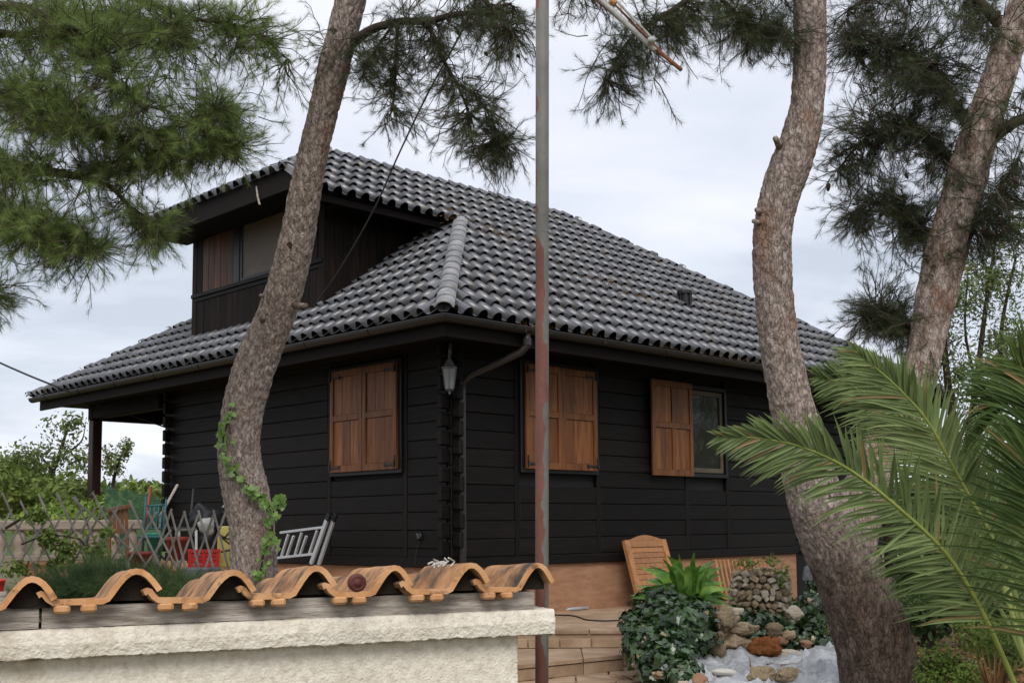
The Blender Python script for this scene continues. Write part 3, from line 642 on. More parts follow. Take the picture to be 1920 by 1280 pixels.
me = bpy.data.meshes.new('cut_tiles'); me.from_pydata(mb.v, [], mb.f); o = link('cut_tiles', me, M['tiles'], roof); o['kind'] = 'stuff'
# ---- hip and ridge caps
def cap_mesh(L, r0, r1):
    mb = MB(); n = 8; pr = []
    for (y, r) in ((0, r0), (L, r1)):
        for k in range(n+1):
            t = math.pi*(.06+.88*k/n); pr.append((math.cos(t)*r, y, math.sin(t)*r*.78 + (.010 if y == 0 else 0)))
    for k in range(n+1):
        t = math.pi*(.06+.88*k/n); pr.append((math.cos(t)*(r0-.018), .002, math.sin(t)*(r0-.018)*.78+.010))
    f = []
    for k in range(n): f.append((k, k+1, n+1+k+1, n+1+k)); f.append((2*n+2+k, 2*n+3+k, k+1, k))
    return npmesh('hip_cap', pr, f, True)
cap_me = cap_mesh(.27, .098, .091); cap_me.materials.append(M['hip'])
def caps(a, b, name, step=.25, me=cap_me, lift=.015, wmul=1.0):
    a = V(a); b = V(b); d = (b-a).normalized(); x = d.cross(V((0, 0, 1))).normalized(); z = x.cross(d); L = (b-a).length; i = 0
    while i*step < L-.08:
        p = a + d*(i*step) + z*lift
        o = bpy.data.objects.new(name, me); COL.objects.link(o); o.parent = roof
        o.matrix_basis = Matrix(((x.x, d.x, z.x, p.x), (x.y, d.y, z.y, p.y), (x.z, d.z, z.z, p.z), (0, 0, 0, 1))) @ Matrix.Rotation(random.uniform(-.015, .015), 4, 'Z') @ Matrix.Diagonal((wmul, 1, wmul, 1)); i += 1
caps((-OV-.05, -OV-.05, BASE-.02), (YD, YD, zR(YD)), 'hip_cap')
cap2 = cap_mesh(.42, .105, .09); cap2.materials.append(M['tile'])
caps((XRS-.05, RY, RZ), (XR1, RY, RZ), 'ridge_cap', .38, cap2, -.02)
caps((10.05, -OV-.03, BASE-.02), (XR1, RY, RZ), 'hip_cap', .38, cap2, -.02)
caps((-OV-.06, 8.65, BASE-.03), (XL, YL, BASE+ML*(XL+OV)), 'hip_cap', .38, cap2, -.02, .8)
caps((XF-.03, YF0-.02, zF(XF)-.02), (XRS, RY, RZ), 'hip_cap', .34, cap2, -.01)
# verge strip, roof vent
MB().bar((XF-.01, YD-.06, zR(YD)+.01), (XF-.01, YF0, zF(XF)+.01), .05, .09, ch=.005).build('verge_tile', M['hip'], roof)
vp = V((4.62, .484, 3.34)); mb = MB(); mb.lathe(vp-V((0, 0, .1)), [(.075, 0), (.075, .22), (.105, .23), (.105, .27), (.02, .30), (0, .30)], 14); 
vent = mb.build('roof_vent', M['black'], roof)
for k in range(8):
    t = 2*math.pi*k/8; MB().box(vp+V((math.cos(t)*.088, math.sin(t)*.088, .06)), (.006*math.cos(t), .006*math.sin(t), 0), (-.012*math.sin(t), .012*math.cos(t), 0), (0, 0, .075)).build('vent_fin', M['black'], roof)

# ---- dormer storey
DY0, DY1 = 2.2, 5.18
MB().abox(.03, 3.0, DY0+.03, DY1-.03, 2.5, 4.62).build('dormer_core', M['dark'], HS)
def vboards(a0, a1, axis, fixed, zf, zt, wd=.14):
    n = int((a1-a0)/wd)
    for i in range(n):
        p, q = a0+(a1-a0)*i/n, a0+(a1-a0)*(i+1)/n; zb = zf((p+q)/2); j = random.uniform(0, .003)
        if axis == 1: MB().abox(fixed-j, fixed+.028, p+.002, q-.002, zb, zt, .005).build('dormer_board', M['board_z'], HS)
        else:
            MB().abox(p+.002, q-.002, fixed-j, fixed+.028, zb, zt, .005).build('dormer_board', M['board_z'], HS)
vboards(.03, 2.0, 0, DY0, lambda x: BASE+ML*(x+OV)-.15, 4.55, .12)
vboards(DY0+.0, DY1, 1, 0.0, lambda y: 2.85, 3.42, .14)
MB().abox(-.012, .03, DY0+.01, DY1+.01, 3.42, 3.47, .004).build('dormer_rail', M['board_y'], HS)
MB().abox(-.03, .03, DY0+.01, DY1+.01, 3.475, 3.525, .004).build('dormer_sill', M['board_y'], HS)
MB().abox(-.010, .05, DY1-.1, DY1+.012, 2.86, 4.44, .004).build('corner_post', M['board_z'], HS)
MB().abox(-.008, .05, DY0-.012, DY0+.1, 2.8, 4.44, .004).build('corner_post', M['board_z'], HS)
MB().abox(-.011, .03, 4.02, 4.16, 3.527, 4.44, .004).build('dormer_mullion', M['frame'], HS)
MB().abox(-.009, .03, 2.32, 2.9, 3.527, 4.44, .004).build('dormer_panel', M['board_z'], HS)
mb = MB()
for a0, a1, b0, b1 in ((2.92, 2.97, 3.53, 4.40), (3.96, 4.01, 3.53, 4.40), (2.97, 3.96, 3.53, 3.57), (2.97, 3.96, 4.34, 4.40)): mb.abox(-.004, .028, a0, a1, b0, b1, .003)
dwin = mb.build('dormer_window', M['frame'], HS)
MB().abox(.008, .02, 2.97, 3.96, 3.57, 4.34).build('pane', M['blind'], dwin)
for i in range(6): MB().abox(-.004+random.uniform(-.004, 0), .03, 4.17+i*.152, 4.318+i*.152, 3.527, 4.44, .005).build('dormer_shutter_board', M['shutterdark'] if i < 5 else M['board_z'], HS)
MB().abox(XF+.0, XF+.05, YD+.30, 5.48, 4.18, zF(XF)+.02, .004).build('fascia', M['eave'], HS)
MB().abox(XF+.052, 1.75, YD+.04, YD+.07, 4.02, zR(YD)-.02, .004).build('fascia', M['eave'], HS)
MB().abox(XF+.052, .0, YD+.072, 5.36, 4.24, 4.258).build('soffit', M['eave'], HS)
MB().abox(.002, 1.75, YD+.072, DY0-.01, 4.10, 4.118).build('soffit', M['eave'], HS)
MB().tube([ax(481, 350, 0, XF-.0), ax(483, 368, 0, XF-.01), ax(487, 384, 0, XF-.0)], .012, 6).build('loose_batten_end', M['greywood'], HS)
# ---- lantern on the corner
LA = empty('wall_lantern', (-.02, -.02, 1.8), 'small grey metal lantern with frosted panes under the eaves at the house corner', 'lantern')
lc = V((-.15, -.15, 1.88))
MB().tube([(-.01, -.01, 2.2), (-.06, -.06, 2.25), (-.12, -.12, 2.24), (-.15, -.15, 2.17), (-.15, -.15, 2.10)], .011, 8).build('bracket', M['lampmetal'], LA, True)
MB().box((-.02, -.02, 2.2), (.012, -.012, 0), (.025, .025, 0), (0, 0, .06), .004).build('mounting_plate', M['lampmetal'], LA)
MB().lathe(lc+V((0, 0, .09)), [(.012, .15), (.018, .13), (.012, .11), (.03, .085), (.06, .03), (.088, .015), (.088, 0), (.0, 0)], 6).build('lantern_roof', M['lampmetal'], LA)
MB().lathe(lc+V((0, 0, -.12)), [(0, -.05), (.014, -.035), (.012, -.02), (.045, 0), (.048, .012), (0, .012)], 6).build('lantern_base', M['lampmetal'], LA)
xx = V((0, 0, 1)).orthogonal().normalized(); yy = V((0, 0, 1)).cross(xx)
for k in range(6):
    t = 2*math.pi*k/6; d0 = xx*math.cos(t)+yy*math.sin(t); d1 = xx*math.cos(t+math.pi/3)+yy*math.sin(t+math.pi/3)
    MB().bar(lc+d0*.046+V((0, 0, -.108)), lc+d0*.076+V((0, 0, .09)), .008).build('cage_bar', M['lampmetal'], LA)
    a0, a1, b1_, b0 = lc+d0*.043+V((0, 0, -.106)), lc+d1*.043+V((0, 0, -.106)), lc+d1*.072+V((0, 0, .088)), lc+d0*.072+V((0, 0, .088))
    nn = (a1-a0).cross(b0-a0).normalized()*.003; MB().prism([a0, a1, b1_, b0], nn).build('pane', M['lampglass'], LA)
# socket with hook on the left wall
q = ax(787, 1005, 0, -.004); MB().lathe(q, [(.0, .03), (.03, .03), (.042, .012), (.042, 0)], 14, (-1, 0, 0)).build('wall_socket', M['black'], HS)
MB().tube([q+V((-.03, 0, 0)), q+V((-.045, 0, .03)), q+V((-.05, -.03, .02)), q+V((-.045, -.03, -.02))], .007, 6).build('hook', M['lampmetal'], HS)
MB().tube([ax(786, 1014, 0, -.02), ax(781, 1030, 0, -.02), ax(778, 1058, 0, -.03)], .005, 5).build('socket_cable', M['cable'], HS)
# ================================================================== foreground wall with its little tiled roof
CZ = .136
w0, w1_ = gz(-260, 1194, CZ), gz(1040, 1141, CZ)
wd = (w1_-w0); wd.z = 0; wd.normalize(); w0 = w0-wd*1.1; WLEN = (w1_-w0).length; wb = V((-wd.y, wd.x, 0))          # wb points away from the camera
if wb.dot(FW) < 0: wb = -wb
GW = empty('garden_wall', (w1_.x, w1_.y, -1.15), 'rough cream stucco wall topped by clay roof tiles in the foreground', 'wall')
def rough_slab(name, o, L, h, dpt, m, amp, nx, nz, parent, seed, edge=.012):
    """slab with an uneven rendered front, top and end; o = front top left corner, runs along wd"""
    r = .012; sec = [(0., -h), (-.006, -h*.5), (0., -r), (r*.3, -r*.3), (r, 0.), (dpt*.5, 0.), (dpt, 0.), (dpt, -h)]
    prof = []
    for (a, b) in zip(sec[:-1], sec[1:]):
        k = max(1, int(math.hypot(b[0]-a[0], b[1]-a[1])/(h/nz)))
        for i in range(k): prof.append((a[0]+(b[0]-a[0])*i/k, a[1]+(b[1]-a[1])*i/k))
    prof.append(sec[-1]); n = len(prof); v = []; f = []
    for i in range(nx+1):
        for (dx, dz_) in prof:
            p = V(o) + wd*(L*i/nx) + wb*dx + V((0, 0, dz_))
            q = p*1.0
            a = noise.fractal(V((p.x*55, p.y*55, p.z*55+seed)), .8, 2.2, 4)*amp + noise.noise(V((p.x*9, p.y*9, p.z*9+seed)))*amp*.8
            lump = max(0, noise.noise(V((p.x*75, p.y*75, p.z*75-seed)))-.1)*amp*1.4
            q += -wb*(a+lump) if dx < dpt*.9 else V()
            e_ = noise.fractal(V((p.x*30+5, p.y*30, seed)), .8, 2.2, 4)*edge
            if dz_ <= -h+1e-6: q.z += e_
            if dx > .004 and dz_ > -.001: q.z += a*.6
            if i == nx: q += wd*(a)
            v.append(tuple(q))
    for i in range(nx):
        for k in range(n-1): f.append((i*n+k, i*n+k+1, (i+1)*n+k+1, (i+1)*n+k))
    b = nx*n; f2 = [tuple(b+k for k in range(n)), tuple(k for k in range(n))[::-1]] + [(i*n+n-1, i*n, (i+1)*n, (i+1)*n+n-1) for i in range(nx)]
    me = bpy.data.meshes.new(name); me.from_pydata(v, [], f+f2); bm = bmesh.new(); bm.from_mesh(me); bmesh.ops.recalc_face_normals(bm, faces=bm.faces); bm.to_mesh(me); bm.free()
    for p in me.polygons: p.use_smooth = True
    return link(name, me, m, parent)
rough_slab('coping', w0, WLEN, .082, .30, M['stucco'], .0016, 760, 30, GW, 3.1, .006)
wo = w0 + wb*.055 - V((0, 0, .084)); wo = wo - wd*0
rough_slab('wall', wo, WLEN-.115, 1.10, .20, M['stucco'], .0015, 560, 200, GW, 8.4, .0)
# weathered timber beams lying on the coping
def on_beam(px): # distance along the wall of a picture column
    r = ray(px, 1150); # intersect with the vertical front plane
    nrm = wb; t = (w0-CP).dot(nrm)/r.dot(nrm); p = CP+r*t; return (p-w0).dot(wd)
s75, s1008 = on_beam(76), on_beam(1006)
for a, b, dzz, off in ((0, s75-.004, .004, .012), (s75+.004, s1008, .0, .02)):
    p0 = w0+wd*a+wb*(off+.05)+V((0, 0, .033+dzz)); p1 = w0+wd*b+wb*(off+.05)+V((0, 0, .030+dzz))
    d = (p1-p0); mb = MB(); n = 40
    for i in range(n):
        q0 = p0+d*(i/n); q1 = p0+d*((i+1)/n)
    hz = .031; sec = [(-.05, -hz), (-.05, -hz*.3), (-.05, hz*.4), (-.048, hz), (0, hz), (.05, hz), (.05, -hz)]
    for i in range(n+1):
        for k, (dx, dzb) in enumerate(sec):
            q = p0+d*(i/n)+wb*dx+V((0, 0, dzb)); a2 = noise.fractal(V((q.x*5, q.y*5, k*3.3)), .9, 2, 3)*.0035
            mb.v.append(tuple(q-wb*a2+V((0, 0, a2*.7))))
    m_ = len(sec)
    for i in range(n):
        for k in range(m_): mb.f.append((i*m_+k, i*m_+(k+1) % m_, (i+1)*m_+(k+1) % m_, (i+1)*m_+k))
    mb.f.append(tuple(range(m_))); mb.f.append(tuple(n*m_+k for k in range(m_))[::-1])
    mb.build('timber_beam', M['greywood'], GW)
# clay tiles: lip, pan with two lugs below, roll; laid falling away from the camera
edges = [on_beam(x) for x in (-118, 75, 271, 447, 603, 745, 886, 1014)]; edges = [edges[0]-.262*k for k in (4, 3, 2, 1)] + edges
slope = math.tan(math.radians(3.0)); tl = .40; dn = (wb - V((0, 0, slope))).normalized()
def clay_tile(s0_, s1_, z0, roll, shift, last):
    W = s1_-s0_; T = .0175
    prof = [(-.012, .034), (.0, .040), (.014, .036), (.026, .021), (.034, .014), (.30*W, .012), (.580*W, .012), (.605*W, .014), (.645*W, .030), (.70*W, .052), (.765*W, .073), (.83*W, .087), (.90*W, .092), (.97*W, .088), (1.035*W, .076), (1.09*W, .059), (1.135*W, .042), (1.16*W, .031)]
    up = [V((a, 0, b)) for a, b in prof]; lo = []
    for i, p in enumerate(up):
        a = up[max(i-1, 0)]; b = up[min(i+1, len(up)-1)]; d = (b-a).normalized(); lo.append(p - V((-d.z, 0, d.x))*T)
    base = w0 + wd*s0_ + wb*(-.038+shift) + V((0, 0, z0)); n = len(up)
    mb = MB(); rows = 7
    for j in range(rows):
        y = tl*j/(rows-1)
        for src in (up, lo):
            for p in src:
                q = base + wd*(p.x*math.cos(roll)-p.z*math.sin(roll)) + V((0, 0, p.z*math.cos(roll)+p.x*math.sin(roll))) + dn*y
                a = noise.fractal(q*16, .9, 2, 3)*.0022; mb.v.append(tuple(q+V((0, 0, a))-wb*(a if j == 0 else 0)))
    for j in range(rows-1):
        b0 = j*2*n; b1 = (j+1)*2*n
        for k in range(n-1):
            mb.f.append((b0+k, b0+k+1, b1+k+1, b1+k)); mb.f.append((b0+n+k, b1+n+k, b1+n+k+1, b0+n+k+1))
        mb.f.append((b0, b1, b1+n, b0+n)); mb.f.append((b0+n-1, b0+2*n-1, b1+2*n-1, b1+n-1))
    t = mb.build('clay_tile', M['clay'], GW, True)
    # fired front edge, clean clay: a thin lip set 2 mm proud of the tile's end
    me = MB()
    for k in range(n-1):
        A = V(mb.v[k]), V(mb.v[k+1]), V(mb.v[n+k+1]), V(mb.v[n+k])
        me.prism([p for p in A], -wb*.004)
    me.build('tile_edge', M['clayedge'], t)
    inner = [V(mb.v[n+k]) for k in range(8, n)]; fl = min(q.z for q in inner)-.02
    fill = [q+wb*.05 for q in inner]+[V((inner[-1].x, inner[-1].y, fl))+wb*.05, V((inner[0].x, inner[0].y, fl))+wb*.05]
    MB().prism([q-V((0, 0, .001)) for q in fill], wb*.05).build('roll_shade_fill', M['rollshade'], t)  # added dark plug: the shade under the roll put in as colour
    for fx in (.20*W, .45*W):
        c = base + wd*(fx*math.cos(roll)) + V((0, 0, .0125-T-.010+fx*math.sin(roll))) + wb*.016
        MB().box(c, wd*.022, wb*.024, V((0, 0, .013)), .007).build('lug', M['clayedge'], t)
random.seed(4)
for i in range(len(edges)-1):
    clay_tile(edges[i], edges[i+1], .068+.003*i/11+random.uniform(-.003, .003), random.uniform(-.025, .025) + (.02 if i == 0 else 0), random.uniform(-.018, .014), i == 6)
# second course below and behind the first
for i in range(len(edges)-1):
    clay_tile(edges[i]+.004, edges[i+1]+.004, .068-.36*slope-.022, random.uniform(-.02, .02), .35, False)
pw = dp(669, 1092, 3.45); 
MB().lathe(pw, [(0, .016), (.010, .016), (.012, .010), (.018, .014), (.026, .012), (.028, .0), (.026, -.012), (.0, -.012)], 20, -wb).build('screw_cap', M['rubber'], GW, True)
# rafters that carry the little roof, behind the wall
for s_ in (0.3, 1.0, WLEN-.25):
    p = w0+wd*s_+wb*.12+V((0, 0, .02)); MB().bar(p, p+dn*.62, .06, .08, ch=.004).build('rafter', M['greywood'], GW)
for d_ in (.66,):
    pass
MB().bar(w0+wd*.1+wb*.72+V((0, 0, -.26)), w1_-wd*.12+wb*.72+V((0, 0, -.26)), .07, .09, ch=.004).build('purlin', M['greywood'], GW)
for s_ in (.3, WLEN-.2): p = w0+wd*s_+wb*.72; MB().bar((p.x, p.y, -1.2), (p.x, p.y, -.30), .08, .08, ch=.004).build('prop_post', M['greywood'], GW)

# ---- dry twigs lying on the tiles
tw = MB(); p0 = dp(822, 1060, 3.8)
for i in range(7): a = p0+V((random.uniform(-.03, .03), random.uniform(-.03, .03), random.uniform(-.008, .012))); tw.tube([a, a+V((random.uniform(-.03, .03), random.uniform(-.02, .02), .015)), a+V((random.uniform(-.05, .05), 0, random.uniform(-.005, .03)))], .003, 5)
tw.build('dry_twigs', M['cloth']); tag(bpy.data.objects['dry_twigs'], 'small pale dry twigs lying on the clay tiles near the lantern corner', 'twigs')

# ================================================================== steel pole with old aerial
pb = dp(1016, 1240, 4.45); pt = dp(1017, -260, 4.45)
PL = empty('steel_pole', (pb.x, pb.y, -1.0), 'tall thin steel pole with peeling red paint beside the stucco wall', 'pole')
mb = MB(); mb.tube([(0, 0, -1.1), (0, 0, .3), (0, 0, 1.6), (0, 0, 3.0)], .0258, 20); me = mb.mesh('shaft', True); me.materials.append(M['pole'])
sh = bpy.data.objects.new('shaft', me); COL.objects.link(sh); sh.parent = PL
def loc_in(parent, mw): return Matrix.Translation(-V(parent.location)) @ mw
ang = math.atan2(RT.y, RT.x); sh.matrix_basis = loc_in(PL, Matrix.Translation(V((pb.x, pb.y, 0))+V(((pt.x-pb.x)*(0-pb.z)/(pt.z-pb.z), (pt.y-pb.y)*(0-pb.z)/(pt.z-pb.z), 0))) @ (V((0, 0, 1)).rotation_difference(pt-pb)).to_matrix().to_4x4() @ Matrix.Rotation(ang, 4, 'Z'))
zj = dp(1017, 437, 4.45).z
MB().lathe(dp(1017, 437, 4.45), [(.0258, 0), (.0266, .002), (.0266, .006), (.0258, .008)], 20).build('pole_joint', M['lampmetal'], PL, True)
AE = empty('rod_bundle', dp(1100, -20, 4.3), 'rusty and grey metal rods of an old aerial sticking out from the pole top', 'aerial')
tip = dp(1277, 131, 4.0)
def rod(a, b, r, m, nm): MB().tube([a, b], r, 8).build(nm, M[m], AE, True)
rod(dp(1010, -90, 4.45), tip, .0075, 'rust', 'rod')
rod(dp(1020, -100, 4.42), dp(1228, 95, 4.06), .010, 'whiterod', 'rod')
rod(dp(1046, -100, 4.40), dp(1250, 108, 4.04), .0045, 'rust', 'rod')
rod(dp(1060, -100, 4.44), dp(1222, 72, 4.05), .005, 'whiterod', 'rod')
q = dp(1221, 76, 4.05); MB().lathe(q, [(0, -.012), (.012, -.008), (.014, 0), (.012, .008), (0, .012)], 10).build('insulator', M['whiterod'], AE, True)
q = dp(1149, 4, 4.2); MB().lathe(q, [(0, -.016), (.014, -.010), (.016, 0), (.014, .01), (0, .016)], 10).build('insulator', M['clayedge'], AE, True)
MB().lathe(dp(1017, -92, 4.45), [(.026, -.03), (.04, -.03), (.04, .03), (.026, .03)], 12).build('clamp', M['rust'], AE)
# ================================================================== trees
def trunk_mesh(pts, nseg, nring, plate, amp, seed, zst=.4, taper_noise=.085, furrow=0):
    """pts: (px, py, width_px, depth) -> bark-plated trunk; returns (verts, faces, centreline)"""
    C = []
    for px, py, wpx, d in pts:
        p = dp(px, py, d); C.append((p.x, p.y, p.z, wpx*d/FPX/2))
    S = spline(C, nring); v = []; prev = None
    for i in range(nring):
        p = V(S[i][:3]); r = S[i][3]; d = V(S[min(i+1, nring-1)][:3])-V(S[max(i-1, 0)][:3]); d.normalize()
        x = d.cross(V((0, 1, 0))) if prev is None else prev-d*prev.dot(d)
        x.normalize(); prev = x; z = d.cross(x)
        for k in range(nseg):
            t = 2*math.pi*k/nseg; n_ = x*math.cos(t)+z*math.sin(t); b = p+n_*r
            q = V((b.x*plate, b.y*plate, b.z*plate*zst+seed)); wv = noise.noise_vector(q*.7)*.55
            dd, _ = noise.voronoi(q+wv); e_ = min(dd[1]-dd[0], .35)/.35
            h = amp*(e_**.6-.75) + amp*.5*noise.fractal(q*2.3, .9, 2, 3) + r*taper_noise*noise.noise(V((b.x*2.2, b.y*2.2, b.z*1.6+seed)))
            d2, _ = noise.voronoi(q*.42+wv*.5); h += amp*.9*(min(d2[1]-d2[0], .3)/.3-.6)
            if furrow:
                wv2 = noise.fractal(V((b.x*5, b.y*5, b.z*3.2+seed)), .9, 2, 4)*3.4
                h += furrow*(abs(math.sin(t*21+wv2*2.2))**.7-.6) + furrow*.5*noise.noise(V((b.x*30, b.y*30, b.z*22)))
            v.append(b+n_*h)
    f = []
    for i in range(nring-1):
        for k in range(nseg): f.append((i*nseg+k, i*nseg+(k+1) % nseg, (i+1)*nseg+(k+1) % nseg, (i+1)*nseg+k))
    return [tuple(q) for q in v], f, S
def stub(parent, p, d, L, r, m):
    p = V(p); d = V(d).normalized(); mb = MB(); mb.tube([p, p+d*L*.5, p+d*L], [r*1.25, r, r*.85], 9); mb.build('branch_stub', M[m], parent, True)
def knots(parent, S, spots):
    """healed branch scars: rimmed oval hollows set on the bark where the picture shows them"""
    for px, py, rpx in spots:
        r = ray(px, py); best = min(range(len(S)), key=lambda i: ((V(S[i][:3])-CP)-r*((V(S[i][:3])-CP).dot(r)/r.dot(r))).length)
        c = V(S[best][:3]); t = (c-CP).dot(r)/r.dot(r); hit = CP+r*t; off = (hit-c); R_ = S[best][3]; k = math.sqrt(max(.01, 1-min(.95, off.length/R_)**2)); n_ = (off/R_-r.normalized()*k).normalized()
        p = c+n_*R_; s = rpx*t*r.length/FPX*.9
        MB().lathe(p-n_*.006, [(s*1.5, -.004), (s*1.25, .0065), (s*.9, .0085), (s*.6, .0075), (s*.3, .0065), (0, .0065)], 9, n_).build('knot', M['twig'] if rpx < 6 else M['bark2'], parent, True)
# ---- needle tufts
def tuft_template(k, L, nl, seed, spread=1.0, wid=.0021):
    g = np.random.default_rng(seed); v = []; f = []
    for i in range(k):
        t = (i+.5)/k; y = L*t**.8; a = g.uniform(0, 2*np.pi); op = math.radians(g.uniform(28, 82)*(1.10-.50*t))*spread; l = nl*g.uniform(.7, 1.15)
        d = np.array([math.sin(op)*math.cos(a), math.cos(op), math.sin(op)*math.sin(a)]); s = np.cross(d, [0, 1, 0]); s /= (np.linalg.norm(s)+1e-9)
        b = np.array([0, y, 0]); m_ = b+d*l*.5 + np.array([0, 0, 0]); tip = b+d*l+np.array([0, .004, 0])
        n0 = len(v); v += [b-s*wid*.5, b+s*wid*.5, tip]; f.append((n0, n0+1, n0+2))
    return np.array(v), np.array(f)
TUFT = [tuft_template(42, .080, .060, s, wid=.00155) for s in range(5)]
TUFTS = [tuft_template(26, .085, .068, s+20, wid=.0022) for s in range(4)]
def pine_crown(parent, blobs, branches, m, seed, droop=.55, scale=1.0, name='crown', temps=TUFT, twig=.34, dens=1.0):
    """blobs: (px, py, rx, ry, depth, dspread, n); branches: lists of (px, py, depth, radius). Twigs run from tufts back to the nearest bough."""
    g = np.random.default_rng(seed); BP = []; BR = []
    for br in branches:
        C = [(*dp(a, b, d), r) for a, b, d, r in br]; S = spline(C, max(8, len(br)*6)); BP.append(S[:, :3]); BR.append(S)
        mb = MB(); k = len(S)
        pts = [V(q[:3])+V((noise.noise(V((q[0]*4, q[1]*4, q[2]*4)))*.02, 0, noise.noise(V((q[0]*5, q[1]*4, 9+q[2]*4)))*.02)) for q in S]
        mb.tube(pts, [q[3] for q in S], 7); mb.build('branch', M['twig'], parent, True)
    allb = np.vstack(BP); P = []; D = []
    tw = MB()
    for (px, py, rx, ry, dep, ds, n) in blobs:
        for _ in range(int(n*dens)):
            a = g.uniform(0, 2*np.pi); r = math.sqrt(g.uniform(0, 1)); r = r**.9
            c = np.array(dp(px+rx*r*math.cos(a), py+ry*r*math.sin(a), dep+g.normal(0, ds)))
            j = np.argmin(((allb-c)**2).sum(1)); to = c-allb[j]; L = np.linalg.norm(to)+1e-6; tl_ = min(L, twig*g.uniform(.6, 1.2))
            # short spray of tufts along one hanging twig
            base = c - to/L*tl_; dirn = to/L*.7 + g.normal(0, .55, 3); dirn[2] -= droop*g.uniform(.1, 1.2); dirn /= np.linalg.norm(dirn)
            k = g.integers(2, 5); pts = [V(base)]; cur = V(base); dv = V(dirn)
            for q in range(k+1):
                dv = (dv + V((g.normal(0, .30), g.normal(0, .30), -droop*.16+g.normal(0, .22)))).normalized(); cur = cur+dv*(tl_*.24); pts.append(cur.copy())
                if q > 0: P.append(np.array(cur)-np.array(dv)*.03); D.append(np.array(dv)+g.normal(0, .45, 3))
            tw.tube(pts, [.0042*(1-.65*i/len(pts)) for i in range(len(pts))], 3, False)
    P = np.array(P); D = np.array(D); vs_, fs = [], []; off = 0; idx = g.integers(0, len(temps), len(P))
    for t in range(len(temps)):
        sel = idx == t
        v_, f_ = scatter(*temps[t], frames(D[sel], g.uniform(0, 6.28, sel.sum()), scale*g.uniform(.75, 1.25, sel.sum())), P[sel]); vs_.append(v_); fs.append(f_+off); off += len(v_)
    o = link(name, npmesh(name, np.vstack(vs_), np.vstack(fs)), M[m], parent)
    me = bpy.data.meshes.new('twigs'); me.from_pydata(tw.v, [], tw.f); link('twigs', me, M['twig'], parent)['kind'] = 'stuff'
    return P
def cone_mesh():
    bm = bmesh.new(); bmesh.ops.create_icosphere(bm, subdivisions=2, radius=1)
    for v_ in bm.verts:
        c = v_.co; k = .82+.22*abs(math.sin(6*math.atan2(c.y, c.x)+8*c.z)); t = (c.z+1)/2; v_.co = V((c.x*k*.5*(1.15-.55*t), c.y*k*.5*(1.15-.55*t), c.z*.85))
    me = bpy.data.meshes.new('pine_cone'); bm.to_mesh(me); bm.free(); me.materials.append(M['cone']); return me
CONE = cone_mesh()
def cones(parent, spots):
    for px, py, d, r in spots:
        o = bpy.data.objects.new('pine_cone', CONE); COL.objects.link(o); o.parent = parent
        p = dp(px, py, d); o.matrix_basis = loc_in(parent, Matrix.Translation(p) @ Matrix.Rotation(random.uniform(2.2, 3.8), 4, 'X') @ Matrix.Rotation(random.uniform(0, 6), 4, 'Z') @ Matrix.Scale(r, 4))

# ---- left pine: leaning S-shaped trunk
t1p = [(474, 1340, 96, 8.5), (476, 1180, 90, 8.5), (476, 1080, 84, 8.5), (472, 990, 82, 8.5), (460, 920, 84, 8.5), (449, 850, 80, 8.5), (456, 770, 78, 8.5), (474, 700, 77, 8.5), (492, 650, 76, 8.5), (518, 590, 70, 8.45), (542, 510, 66, 8.4), (560, 430, 62, 8.35), (575, 350, 60, 8.3), (591, 270, 57, 8.25), (610, 190, 56, 8.2), (632, 100, 56, 8.15), (655, 10, 56, 8.1), (676, -90, 54, 8.0), (700, -250, 46, 7.9)]
b_ = dp(474, 1340, 8.5); T1 = empty('pine_tree', (b_.x, b_.y, -.8), 'leaning S-shaped pine trunk with ivy climbing its lower part', 'tree')
v_, f_, S1 = trunk_mesh(t1p, 96, 440, 30, .0062, 2.0); link('trunk', npmesh('trunk', v_, f_, True), M['bark'], T1)
knots(T1, S1, [(577, 351, 6), (543, 459, 5), (552, 482, 6), (492, 600, 5), (497, 912, 6), (500, 958, 6), (627, 60, 5)])
stub(T1, dp(555, 573, 8.35), dp(592, 573, 8.1)-dp(555, 573, 8.35), .16, .021, 'bark'); stub(T1, dp(492, 555, 8.3), dp(484, 551, 8.2)-dp(492, 555, 8.3), .05, .012, 'bark')
br1 = [[(648, 90, 8.15, .045), (690, 60, 8.0, .032), (745, 42, 7.9, .026), (815, 38, 7.8, .022), (900, 20, 7.7, .015), (960, 10, 7.6, .010)],
       [(800, 40, 7.8, .018), (830, 110, 7.8, .013), (862, 165, 7.75, .010), (880, 215, 7.7, .006)],
       [(690, -120, 8.0, .04), (760, -60, 7.7, .03), (880, -20, 7.4, .02), (960, 60, 7.3, .010)],
       [(850, 150, 7.75, .009), (900, 190, 7.6, .007), (940, 260, 7.5, .004)], [(745, 42, 7.9, .015), (740, 130, 7.9, .010), (735, 200, 7.9, .005)],
       [(740, 40, 7.9, .012), (700, 100, 8, .008), (680, 140, 8.1, .005)]]
bl1 = [(700, 110, 50, 55, 8.0, .25, 75), (790, 60, 90, 55, 7.8, .3, 95), (760, 130, 70, 60, 7.8, .25, 70), (880, 90, 80, 90, 7.6, .3, 60), (930, 40, 60, 60, 7.5, .3, 55), (850, 210, 90, 60, 7.7, .25, 60),
       (900, 280, 80, 45, 7.6, .2, 85), (950, 200, 35, 90, 7.5, .2, 32), (740, 240, 35, 30, 7.8, .15, 14), (840, 20, 150, 30, 7.6, .4, 70), (570, 60, 40, 70, 8.1, .2, 24), (925, 320, 40, 22, 7.6, .15, 18), (985, 60, 60, 60, 7.4, .3, 30)]
pine_crown(T1, bl1, br1, 'needle2', 5, .55, scale=.88, dens=1.35)
